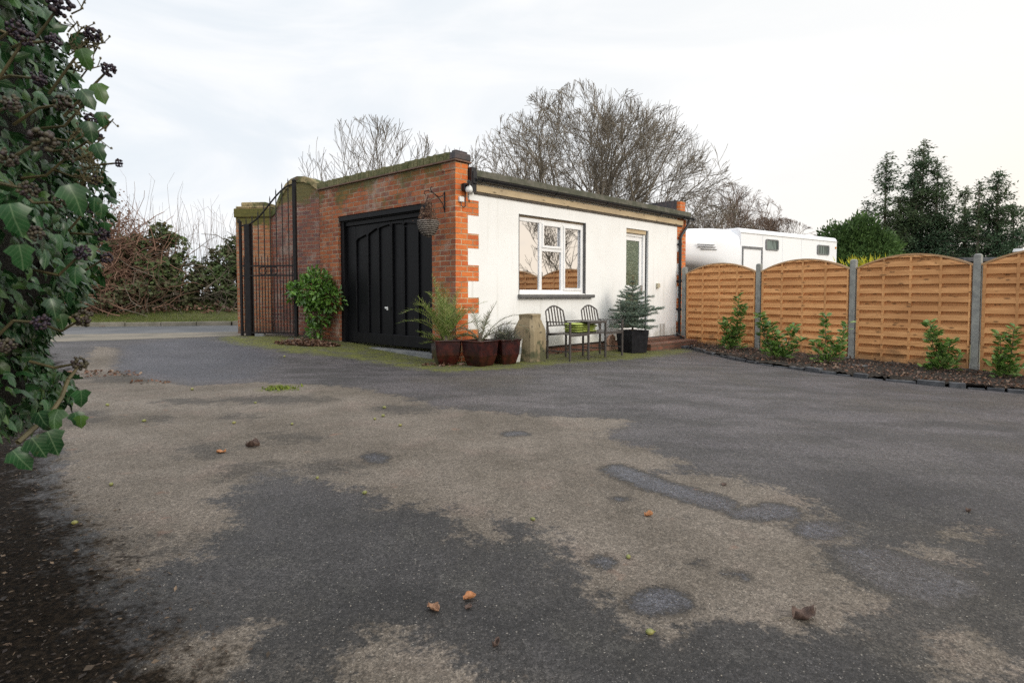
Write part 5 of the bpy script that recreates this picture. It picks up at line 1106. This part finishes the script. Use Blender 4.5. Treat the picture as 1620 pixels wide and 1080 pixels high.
conifer('tall dark conifer with three ragged spires behind the third fence panel', xc, 32, spires_at(xc, 32, [(1403, 238, 1.15, 1.5, 0), (1462, 218, 1.9, 2.0, 0), (1448, 250, 1.5, 2, .5), (1484, 250, 1.4, 2, -.3), (1372, 312, .9, 2.0, .5), (1425, 300, 1.9, 1, 0), (1450, 310, 2.6, .6, 0), (1495, 312, 1.8, .8, 0), (1528, 292, .8, 1.8, .3), (1530, 325, 1.9, .6, .4)]), MAT['cedar'], 3, n_br=125, leafsz=.19, dens=72)
xc = up_at(1580, 300, 30)[0]
conifer('dark conifer group with spiky tops at the right edge of the view', xc, 30, spires_at(xc, 30, [(1550, 283, .9, 1.2, 0), (1580, 264, 1.3, 1.2, 0), (1566, 308, 2.0, .6, .4), (1605, 315, 2.3, .5, 0), (1640, 300, 2.2, .5, 0)]), MAT['cedar'], 4, n_br=125, leafsz=.19, dens=72)
xc = up_at(1345, 300, 27)[0]
def soft_shrub(label, x, y, blobs, n, size, mat, seed, name, cat):
    rg = np.random.default_rng(seed); o = thing(name, label, cat, (x, y, G1(x, y) - .1), 0); P = []; Nn = []; w = np.array([b[2] * b[3] for b in blobs]); w /= w.sum(); S = []
    for (bx, bz, rx, rz2), q in zip(blobs, w):
        k = int(n * q); d = rdir(k); r_ = rg.uniform(.4, 1.08, k) ** .6 * (1 + .22 * np.sin(d[:, 0] * 6 + bx * 5) * np.cos(d[:, 2] * 7 + bz * 3) + .12 * np.sin(d[:, 0] * 17 + d[:, 2] * 13)); P.append(np.array([bx, 0, bz]) + d * r_[:, None] * np.array([rx, rx * .8, rz2])); Nn.append(d)
        for c in range(10): t_ = rdir(1, .6)[0]; S.append((bx * .4, 0, 0, bx + t_[0] * rx * .8, t_[1] * rx * .5, bz + t_[2] * rz2 * .8, .035, .01))
    P = np.concatenate(P); Nn = np.concatenate(Nn); kp = P[:, 2] > 0; P = P[kp]; Nn = Nn[kp]
    m = MB(); m.leaves(P, Nn * .6 + rg.normal(0, .4, P.shape) + np.array([0, 0, .55]), Nn + rg.normal(0, .6, P.shape), rg.uniform(.5, 1.2, len(P)) * size, QUAD, .4); obj('crown', m, mat, o, uv=False); m = MB().segs(S, 4); obj('stems', m, MAT['bark'], o, uv=False)
X0_ = up_at(1345, 300, 27)[0]
BL = []
for (px, py, rx) in ((1300, 372, .7), (1322, 352, .7), (1345, 350, .9), (1368, 338, .75), (1380, 362, 1.0), (1398, 372, .8), (1340, 385, 1.3), (1372, 395, 1.5), (1310, 392, 1.0), (1405, 400, 1.0)):
    a_, b_ = up_at(px, py, 27); BL.append((a_ - X0_, b_ - rx * .55, rx, rx * .95))
soft_shrub('broad rounded mid green evergreen shrub beside the end of the horse trailer', X0_, 27, BL, 26000, .20, MAT['cypress'], 77, 'evergreen_shrub', 'shrub')
xc, _ = up_at(1380, 400, 16)
o = thing('golden_conifer', 'golden yellow conifer tips poking above the fence by the second post', 'shrub', (xc, 16, -.2), 0)
n = 700; P = np.column_stack([RNG.normal(0, .42, n), RNG.normal(0, .25, n), RNG.uniform(1.2, 2.27, n)]); m = MB(); m.leaves(P, RNG.normal(0, .3, (n, 3)) + np.array([P[:, 0] * .8, P[:, 1] * .5, np.ones(n)]).T, rdir(n), RNG.uniform(.10, .22, n), BLADE, .25); obj('foliage', m, MAT['golden'], o, uv=False)
m = MB().segs([(0, 0, 0, RNG.normal(0, .2), RNG.normal(0, .1), 2.1, .03, .008) for k in range(12)], 5); obj('stems', m, MAT['bark_pale'], o)
# dark rail and pale cowl beyond the last panel
xa, za = up_at(1535, 407, 17); xb, zb = up_at(1640, 402, 17)
o = thing('dark_shed', 'dark flat shed roof edge showing over the rightmost fence panel', 'shed', (xa, 17.2, -.3), math.atan2(-.3, xb - xa))
m = MB(); m.box(0, 3.4, 0, 2.4, 0, za + .18); obj('walls', m, simple('dark creosoted boards', (.02, .018, .016), (.045, .04, .035), 5, .85, .4, .01), o)
m = MB(); m.box(-.08, 3.5, -.08, 2.5, za + .182, za + .30); obj('roof', m, MAT['slate'], o, bevel=.01)
xd, zd = up_at(1614, 398, 14.5); o = thing('roof_cowl', 'pale conical cowl on a post beyond the rightmost fence panel', 'cowl', (xd, 14.5, -.3), 0)
m = MB(); m.tube([(0, 0, 0), (0, 0, zd - .1)], .06, 8); obj('post', m, MAT['alu'], o); m = MB(); m.tube([(0, 0, zd), (0, 0, zd + .28), (0, 0, zd + .30), (0, 0, zd + .37)], [.22, .12, .15, .13], 14); obj('hood', m, MAT['house_white'], o)

# ------------------------------------------------------------------ roadside hedge at left
def ivy_mass(label, x, y, blobs, n, size, seed, mat=None, name='ivy_bush', twigs=250, twh=1.8, twmat='bark_pale', cat='bush', leafn=True):
    o = thing(name, label, cat, (x, y, G1(x, y) + .2), 0); rg = np.random.default_rng(seed); P = []; Nn = []; w = np.array([b[3] * b[4] for b in blobs]); w /= w.sum()
    for b, q in zip(blobs, w):
        k = int(n * q); d = rdir(k); r_ = rg.uniform(.35, 1.05, k) ** .6; r_ *= 1 + .28 * np.sin(d[:, 0] * 5 + b[0] * 3) * np.cos(d[:, 2] * 6 + b[2] * 2); P.append(np.array(b[:3]) + d * r_[:, None] * np.array([b[3], b[3] * .7, b[4]])); Nn.append(d)
    P = np.concatenate(P); Nn = np.concatenate(Nn); nz = np.array([mnoise.noise(Vector(p * 1.8)) + .5 * mnoise.noise(Vector(p * 5)) for p in P]); kp = (nz > -.10) & (P[:, 2] > -.2); P = P[kp]; Nn = Nn[kp]
    m = MB(); m.leaves(P, Nn * .7 + rg.normal(0, .6, P.shape) + np.array([0, 0, -.4]), Nn + rg.normal(0, .5, P.shape) + np.array([0, 0, .5]), rg.uniform(.6, 1.2, len(P)) * size, QUAD, 1.2); obj('foliage', m, mat or MAT['ivy_far'], o, uv=False)
    S = []
    for b in blobs:
        for k in range(max(2, int(twigs / len(blobs)))):
            p = np.array([b[0] + rg.normal(0, b[3] * .55), b[1] + rg.normal(0, b[3] * .4), rg.uniform(0, b[2])]); d = np.array([rg.normal(0, .7), rg.normal(0, .5), rg.uniform(-.1, .9)]); d /= np.linalg.norm(d); r_ = rg.uniform(.006, .022)
            for s_ in range(5): q = p + d * rg.uniform(.15, .35); S.append((*p, *q, r_, r_ * .8)); p = q; r_ *= .8; d = d + rg.normal(0, .3, 3); d /= np.linalg.norm(d)
    for k in range(10): b = blobs[k % len(blobs)]; S.append((b[0] * .8, b[1], -.2, b[0] + rg.normal(0, .2), b[1], b[2], .05, .03))
    m = MB().segs(S, 4); obj('stems', m, MAT[twmat], o, uv=False); return o
HY = 18.3
ivy_mass('left dark ivy covered bush of the roadside hedge', -12.2, HY - .6, [(-1.2, 0, 1.4, 1.2, 1.0), (0, 0, 1.5, 1.2, 1.0), (1.2, .1, 1.6, 1.0, 1.05), (1.55, 0, 2.1, .7, .6), (.3, -.1, .7, 1.6, .7), (-1.6, 0, .6, 1.3, .7), (1.9, .2, .9, .7, .9)], 26000, .12, 51, twigs=300)
ivy_mass('right ivy topped bush of the roadside hedge beside the gate pier', -8.9, HY + .2, [(-.6, 0, 1.2, .55, .8), (.2, 0, 1.5, .8, .95), (1.1, .1, 1.6, .8, .9), (.2, 0, 2.1, .5, .35), (1.2, 0, 2.15, .5, .4), (.6, -.1, .8, .9, .8), (1.9, .2, 1.2, .7, 1.1)], 15000, .12, 52, twigs=300)
ivy_mass('brown leafless thicket at the far left of the roadside hedge', -13.3, HY - .7, [(0, 0, 1.4, 1.5, 1.3), (1.2, -.3, 1.9, 1.1, 1.2), (.6, 0, 2.9, 1.1, 1.1), (-1.6, 0, 1.6, 1.6, 1.6), (1.9, -.2, 2.3, .8, .9)], 7000, .06, 53, mat=MAT['dead'], name='bare_thicket', twigs=2200, twmat='thicket_twig')
# ground ivy on the bank
n = 9000; t_ = RNG.uniform(0, 1, n); va = np.array(VER); A_ = np.array([-17, 14.6]); B_ = np.array([-6.8, 16.9]); d_ = (B_ - A_) / np.linalg.norm(B_ - A_); nn_ = np.array([-d_[1], d_[0]]); Q = A_ + (B_ - A_) * t_[:, None]; w = RNG.uniform(1.3, 2.7, n); Q = Q + nn_ * w[:, None]
m = MB(); m.leaves(np.column_stack([Q, gz(Q[:, 0], Q[:, 1]) + .08 + .58 * (w / 2.5) ** 1.3 + RNG.uniform(0, .16, n)]), rdir(n), rdir(n, 1.), RNG.uniform(.06, .14, n), QUAD, 1.2); tag(obj('ground_ivy', m, MAT['ivy_far'], uv=False), 'dark ivy spreading over the bank under the roadside hedge', 'ground cover', kind='stuff')
n = 2500; t_ = RNG.uniform(0, 1, n); Q = A_ + (B_ - A_) * t_[:, None]; w = RNG.uniform(1.0, 2.5, n); Q = Q + nn_ * w[:, None]
m = MB(); m.leaves(np.column_stack([Q, gz(Q[:, 0], Q[:, 1]) + .14 + .58 * (w / 2.5) ** 1.3 + RNG.uniform(0, .14, n)]), rdir(n), rdir(n, 1.), RNG.uniform(.05, .10, n), QUAD, 1.3); tag(obj('fallen_leaves', m, MAT['leaf_brown'], uv=False), 'brown fallen leaves caught in the ivy of the roadside bank', 'fallen leaves', kind='stuff')
n = 42000; t_ = RNG.uniform(0, 1, n); Q = A_ + (B_ - A_) * t_[:, None]; w = RNG.uniform(-.12, 1.7, n); Q = Q + nn_ * w[:, None] 
m = MB(); m.leaves(np.column_stack([Q, gz(Q[:, 0], Q[:, 1]) + .06 + .60 * (np.maximum(w, 0) / 2.5) ** 1.3]), RNG.normal(0, .4, (n, 3)) + np.array([0, 0, 1.]), rdir(n), RNG.uniform(.05, .13, n), BLADE, .14); tag(obj('grass', m, MAT['grass'], uv=False), 'strip of short grass behind the far kerb of the road', 'grass', kind='stuff')
# tall whippy shoots above the hedge
o = thing('hedge_shoots', 'tall bare upright shoots standing above the roadside hedge', 'saplings', (-11.2, HY + .6, .3), 0); S = []; rg = np.random.default_rng(9)
for k in range(230):
    x = rg.uniform(-4.8, 3.6); h = rg.uniform(2.6, 4.2) * (1 - .05 * abs(x + 1)) + (.3 if -2 < x < 1.2 else 0); p = np.array([x, rg.uniform(-.6, .8), rg.uniform(.2, 1.6)]); d = np.array([rg.normal(0, .12), rg.normal(0, .1), 1]); r_ = .012; n_ = 6
    for s_ in range(n_): 
        q = p + d / np.linalg.norm(d) * (h - 1) / n_; S.append((*p, *q, r_, r_ * .82)); r_ *= .82
        if rg.uniform() < .45 and s_ > 1: e = q + np.array([rg.normal(0, .18), rg.normal(0, .15), rg.uniform(.2, .45)]); S.append((*q, *e, r_ * .7, .003))
        p = q; d = d + rg.normal(0, .07, 3)
m = MB().segs(S, 3); obj('shoots', m, MAT['twig_red'], o, uv=False)

# ------------------------------------------------------------------ foreground ivy bush (left)
iv = thing('berried_ivy_bush', 'large glossy ivy bush heavy with dark berries overhanging the left foreground', 'ivy bush', (-1.95, 1.75, 0), 0)
ea = math.atan2(.81, -.58); ca, sa = math.cos(ea), math.sin(ea); AX, BX = 1.25, .60
def rz_of(z): return np.interp(z, [.60, .72, .82, .92, 1.02, 1.15, 1.3, 1.8, 2.2, 3.0, 3.5], [.30, .74, .80, .72, .80, .95, 1.0, .90, .72, .6, .3])
n = 27000; z = RNG.uniform(.62, 3.1, n); a = RNG.uniform(0, 6.28, n); rr_ = rz_of(z) * (1 - np.abs(RNG.normal(0, .11, n))) * (1 + .05 * np.sin(a * 7 + z * 9) + .04 * np.sin(z * 17 + a * 3))
lx = AX * rr_ * np.cos(a); ly = BX * rr_ * np.sin(a); P = np.column_stack([lx * ca - ly * sa, lx * sa + ly * ca, z]); on = np.column_stack([np.cos(a) / AX, np.sin(a) / BX, np.zeros(n)]); on = np.column_stack([on[:, 0] * ca - on[:, 1] * sa, on[:, 0] * sa + on[:, 1] * ca, np.zeros(n)]); on /= np.linalg.norm(on, axis=1, keepdims=True)
m = MB(); m.leaves(P, on * .45 + RNG.normal(0, .45, P.shape) + np.array([0, 0, -.75]), on + RNG.normal(0, .45, P.shape) + np.array([0, 0, .45]), RNG.uniform(.020, .054, n), IVY, RNG.uniform(.6, 1.0, n))
# individual sprays standing out of the silhouette
def at(px, py, Y): r = ray(px, py); t_ = Y / r[1]; return np.array([r[0] * t_, Y, CAM_H + r[2] * t_]) - np.array([-1.95, 1.75, 0])
ext = [(118, 60, 1.5, .09), (128, 85, 1.4, .08), (152, 140, 1.5, .085), (160, 185, 1.5, .07), (128, 150, 1.3, .075), (140, 200, 1.4, .08), (150, 235, 1.4, .07), (108, 300, .85, .075), (15, 330, .60, .075), (30, 395, .62, .06), (160, 330, 1.6, .07), (165, 360, 1.6, .06), (150, 320, 1.4, .06), (92, 655, 1.2, .075), (128, 625, 1.3, .07), (118, 660, 1.3, .06), (75, 690, 1.15, .09), (60, 660, 1.2, .09), (128, 665, 1.28, .05), (50, 700, 1.1, .08), (20, 720, 1.1, .08), (140, 395, 1.5, .07), (120, 430, 1.4, .07), (80, 480, 1.3, .07), (95, 505, 1.35, .06), (108, 470, 1.35, .06)]
P2 = []; D2 = []; N2 = []; S2 = []
for (a_, b_, Y_, s_) in ext:
    s_ *= .62; P2.append(at(a_, b_ - 8, max(Y_, .8))); D2.append(np.array([RNG.normal(.25, .25), RNG.normal(0, .2), -1.])); N2.append(np.array([.5 + RNG.normal(0, .3), -.8, .35])); S2.append(s_)
m.leaves(P2, D2, N2, S2, IVY, .95)
obj('foliage', m, MAT['ivy'], iv, uv=False, smooth=True)
# closed hull coloured dark, stands in for the shade among inner stems and leaves
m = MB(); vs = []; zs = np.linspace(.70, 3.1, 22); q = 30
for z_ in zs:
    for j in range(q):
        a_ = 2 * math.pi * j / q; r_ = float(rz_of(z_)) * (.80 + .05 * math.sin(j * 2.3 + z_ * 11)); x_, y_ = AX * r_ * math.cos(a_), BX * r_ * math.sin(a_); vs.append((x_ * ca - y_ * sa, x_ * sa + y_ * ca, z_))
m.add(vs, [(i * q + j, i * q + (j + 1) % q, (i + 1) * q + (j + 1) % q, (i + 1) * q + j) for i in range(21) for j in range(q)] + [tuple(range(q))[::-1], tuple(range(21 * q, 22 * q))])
obj('shaded_core', m, simple('dark ivy interior shade', (.012, .012, .008), (.025, .024, .014), 14, .95, 1., .05), iv, smooth=True, uv=False)
S = []
def stem(pts, r0=.005, r1=.002):
    for i in range(len(pts) - 1): S.append((*pts[i], *pts[i + 1], r0 + (r1 - r0) * i / len(pts), r0 + (r1 - r0) * (i + 1) / len(pts)))
for k in range(9): S.append((RNG.normal(-.75, .1), RNG.normal(.55, .15), 0, RNG.normal(-.45, .12), RNG.normal(.3, .2), .95, .035, .02))
def cluster(c, r, nb, mat, rg=RNG):
    m = MB(); 
    d = rdir(nb)
    ico = bpy.data.meshes.get('_ico')
    V0 = ICO[0]; F0 = ICO[1]
    for i in range(nb):
        rr = r * rg.uniform(.20, .26); cc = d[i] * r * rg.uniform(.6, .95); m.add(V0 * rr * .85 * np.array([1, 1, 1.05]) + cc, F0)
    o = obj('berry_cluster', m, mat, iv, loc=tuple(c), uv=False, smooth=True); return o
def make_ico():
    import bmesh
    b = bmesh.new(); bmesh.ops.create_icosphere(b, subdivisions=2, radius=1); v = np.array([tuple(x.co) for x in b.verts]); f = np.array([[w.index for w in x.verts] for x in b.faces]); b.free(); return v, f
ICO = make_ico()
CL = [(95, 8, 1.4, .040, 0), (147, 55, 1.5, .030, 0), (172, 110, 1.5, .026, 0), (137, 160, 1.5, .022, 0), (143, 187, 1.5, .024, 0), (153, 215, 1.55, .022, 0), (68, 222, .85, .045, 1), (188, 258, 1.7, .018, 0), (40, 60, 1.2, .035, 0), (85, 65, 1.3, .034, 0), (20, 165, 1.1, .034, 1), (25, 45, 1.2, .035, 0), (100, 165, 1.35, .030, 1), (45, 300, 1.1, .034, 1), (95, 320, 1.3, .030, 1), (55, 370, 1.15, .032, 1), (140, 328, 1.6, .026, 0), (162, 372, 1.6, .028, 0), (130, 400, 1.4, .028, 0), (168, 408, 1.6, .024, 0), (65, 510, 1.2, .034, 0), (132, 503, 1.5, .034, 1), (126, 574, 1.35, .027, 1), (10, 545, 1.0, .03, 1), (60, 125, 1.25, .032, 0), (110, 245, 1.4, .026, 1), (150, 285, 1.6, .024, 0), (10, 250, 1.05, .034, 1)]
for (a_, b_, Y_, r_, g_) in CL:
    c_ = at(a_, b_, max(Y_, 1.05)); cluster(c_, r_ * (.68 if Y_ > 1.3 else .50), 42, MAT['berry_green'] if g_ else MAT['berry'])
    inn_ = c_ + np.array([-.14, .03, -.05 + RNG.normal(0, .05)]); mid = (c_ + inn_) / 2 + np.array([0, 0, RNG.normal(-.01, .015)]); stem([inn_, mid, c_], .004, .002)
for (pts_) in ([(28, 700, 1.2), (60, 672, 1.25), (80, 655, 1.27), (98, 628, 1.3), (108, 600, 1.32), (118, 588, 1.34), (124, 578, 1.35)],):
    stem([at(*p) for p in pts_], .006, .003)
for k in range(46):      # thin spent flower stalks with tiny buds
    a_, b_, Y_ = RNG.uniform(105, 150), RNG.choice([RNG.uniform(20, 130), RNG.uniform(60, 300), RNG.uniform(220, 300)]), 1.5; p = at(a_, b_, Y_); q = at(a_ + RNG.uniform(8, 32), b_ - RNG.uniform(-6, 24), Y_); mid = (p + q) / 2 + RNG.normal(0, .006, 3); stem([p, mid, q], .0022, .0012)
    for e in range(4): s2 = mid + (q - mid) * e / 4; e2 = s2 + np.array([RNG.normal(0, .012), 0, RNG.normal(0.004, .012)]); stem([s2, e2], .0012, .001); S.append((*e2, *(e2 + np.array([0, 0, .005])), .003, .002))
m = MB().segs(S, 5); obj('stems', m, MAT['stem_green'], iv, uv=False)

# ------------------------------------------------------------------ litter and small things on the ground
dp = toW(DIRT)[0]; n = 60000; X = RNG.uniform(-7.5, -.4, n); Y = RNG.uniform(.8, 9.5, n); sdv = sdpoly(X, Y, dp); kp = sdv > -.10 - .25 * RNG.uniform(0, 1, n) ** 3; pr_ = 1 / (1 + (Y / 3.0) ** 1.5) * 1.3; kp &= (RNG.uniform(0, 1, n) < pr_) ; X = X[kp]; Y = Y[kp]; n = len(X)
m = MB(); m.leaves(np.column_stack([X, Y, gz(X, Y) + RNG.uniform(.001, .012, n)]), RNG.normal(0, 1, (n, 3)) * np.array([1, 1, .15]), RNG.normal(0, .3, (n, 3)) + np.array([0, 0, 1]), RNG.uniform(.006, .026, n) * (1 + (RNG.uniform(0, 1, n) > .985) * 1.2), QUAD, RNG.uniform(.15, .7, n)); tag(obj('leaf_litter', m, MAT['litter'], uv=False), 'dark leaf and twig litter under the ivy bush', 'litter', kind='stuff'); print('litter', n)
# loose grit on the tarmac
n = 2500; Y = RNG.uniform(1.4, 9, n) ; X = RNG.uniform(-1, 1, n) * Y; m = MB()
m.leaves(np.column_stack([X, Y, gz(X, Y) + .002]), RNG.normal(0, 1, (n, 3)) * np.array([1, 1, .2]), RNG.normal(0, .4, (n, 3)) + np.array([0, 0, 1]), RNG.uniform(.003, .008, n), QUAD, .8); t = NT('loose grit'); tag(obj('grit', m, t.out(t.ramp(t.isl(), [(0, (.25, .22, .18)), (.5, (.06, .05, .04)), (1, (.38, .34, .28))]), .8), uv=False), 'loose grit and tiny debris scattered on the tarmac', 'grit', kind='stuff')
def fallen(label, px, py, size, curl, seed, rz, stalk=0, dark=0):
    rg = np.random.default_rng(seed); x, y = spot(px, py); o = thing('fallen_leaf', label, 'leaf', (x, y, G1(x, y) + .002), rz, 'dead leaves lying on the tarmac')
    m = MB(); nu, nv = 10, 8; V = []
    for i in range(nu + 1):
        u_ = i / nu; hw = .42 * math.sin(math.pi * min(1, u_ * .92 + .06)) ** .7 * (1 + .18 * math.sin(u_ * 19))
        for j in range(nv + 1):
            v_ = j / nv * 2 - 1; V.append(((u_ - .5) * size, v_ * hw * size * (1 - curl * .3 * abs(v_)), size * (curl * .45 * abs(v_) ** 1.6 * (1 + .4 * math.sin(u_ * 7 + v_ * 3 + seed)) + curl * .25 * (u_ - .4) ** 2 + .02 * rg.normal() + .02)))
    F = [(i * (nv + 1) + j, (i + 1) * (nv + 1) + j, (i + 1) * (nv + 1) + j + 1, i * (nv + 1) + j + 1) for i in range(nu) for j in range(nv)]; m.add(V, F)
    b = obj('blade', m, LEAFM[dark], o, uv=False, smooth=True); so = b.modifiers.new('thickness', 'SOLIDIFY'); so.thickness = .001
    if stalk: m = MB(); m.tube([(-.5 * size, 0, .004), (-.8 * size, .05 * size, .008), (-1.15 * size, .02 * size, .003)], .0018, 5); obj('stalk', m, MAT['bark'], o)
LEAFM = [simple('dead leaf tan', (.20, .10, .055), (.30, .17, .10), 60, .7, .4, .003), simple('dead leaf dark', (.05, .03, .022), (.10, .06, .045), 60, .7, .4, .003), simple('dead leaf orange', (.30, .12, .045), (.38, .18, .08), 60, .7, .4, .003)]
fallen('pale orange dead leaf, the farther of the two in the middle foreground', 743, 947, .048, .7, 1, .5, dark=2)
fallen('brown pink dead leaf, the nearer left one of the middle foreground pair', 685, 964, .052, .6, 2, 2.5)
fallen('small grey brown leaf scrap just below the pale orange leaf', 741, 961, .03, .4, 3, 1.1, dark=1)
fallen('large curled dark leaf with a long stalk near the lower right patch edge', 1272, 978, .085, .65, 4, .2, stalk=1, dark=1)
fallen('black crumpled leaf scrap near the bottom centre', 785, 1021, .03, 1.0, 5, .9, dark=1)
fallen('small rust coloured leaf right of the patch centre', 1026, 816, .045, .8, 6, .3, dark=2)
fallen('brown curled leaf among the mottled patches left of centre', 400, 707, .10, .9, 7, 0., dark=1)
fallen('tiny black leaf scrap far right on the dark tarmac', 1532, 809, .035, .9, 8, .4, dark=1)
fallen('tiny dark leaf scrap beside the long wet streak', 1145, 767, .04, .4, 9, 1.0, dark=1)
fallen('reddish leaf fragment in the mottled patch left of the curled leaf', 350, 716, .06, .5, 10, .2, dark=2)
NUTS = [(1028, 1003, 'green windfall fruit at bottom centre, nearest the camera', .020), (994, 883, 'green brown fruit left of the small wet spots, centre', .018), (843, 823, 'dark green fruit at the tip of the dark wet lobe', .018), (577, 781, 'green fruit on the dark edge left of centre', .019), (176, 768, 'olive fruit on the pale tarmac near the ivy bush', .02), (118, 829, 'bright green fruit at the edge of the leaf litter', .02), (502, 757, 'small dark fruit above the left wet area', .016), (170, 642, 'green fruit near the tip of the overhanging ivy sprig', .028), (228, 667, 'yellowish fruit beside the small dark spot at left', .024), (304, 617, 'green fruit beside the smooth bluish patch', .03), (370, 670, 'tan fruit right of the mottled patches', .022), (462, 672, 'orange tinted fruit in the middle distance', .022), (608, 646, 'farther of two close fruits in the middle distance', .026), (606, 659, 'nearer of two close fruits in the middle distance', .026), (593, 664, 'fruit just left of the two close fruits', .022), (633, 674, 'dark fruit right of the two close fruits', .022), (450, 565, 'pale green fruit on the moss edge below the leaf pile', .035), (404, 638, 'round green fruit below the green weed tuft', .02)]
for i, (a_, b_, lab, r_) in enumerate(NUTS):
    x, y = spot(a_, b_); m = MB(); m.add(ICO[0] * np.array([r_ * .75, r_ * .55, r_ * .5]), ICO[1]); m.tube([(r_ * .7, 0, 0), (r_ * .95, 0, .002)], .002, 5)
    o = obj('windfall_fruit', m, MAT['nut'], loc=(x, y, G1(x, y) + r_ * .48), rz=i * 1.3, uv=False, smooth=True); tag(o, lab, 'fruit', 'small green fruits fallen on the tarmac')
x, y = spot(443, 615); o = None; n = 260; P = np.column_stack([x + RNG.normal(0, .10, n), y + RNG.normal(0, .09, n), np.zeros(n)]); P[:, 2] = gz(P[:, 0], P[:, 1]) + .002
m = MB(); m.leaves(P, RNG.normal(0, .8, (n, 3)) + np.array([0, 0, .5]), rdir(n, 1.), RNG.uniform(.02, .05, n), QUAD, .5); tag(obj('weed_tuft', m, MAT['moss'], uv=False), 'small flat green weed growing through the tarmac at left', 'weed', kind='stuff')
# debris by hedge foot far left and by the pots
x, y = spot(250, 603)
for (a_, b_, rx, ry, n_) in ((160, 592, .55, .22, 70), (235, 605, .3, .10, 18), (700, 578, .45, .12, 60), (900, 556, 1.0, .2, 90)):
    x, y = spot(a_, b_); t__ = scatter_pile('leaf_scatter', {160: 'scatter of twigs and dead leaves beside the far end of the litter', 235: 'few dark leaf scraps on the drive at left', 700: 'grit and dead leaves around the foot of the brick pier', 900: 'dead leaves gathered under the garden seat'}[a_], x, y, rx, ry, n_, .03, .045, 0 if a_ != 900 else ANG)
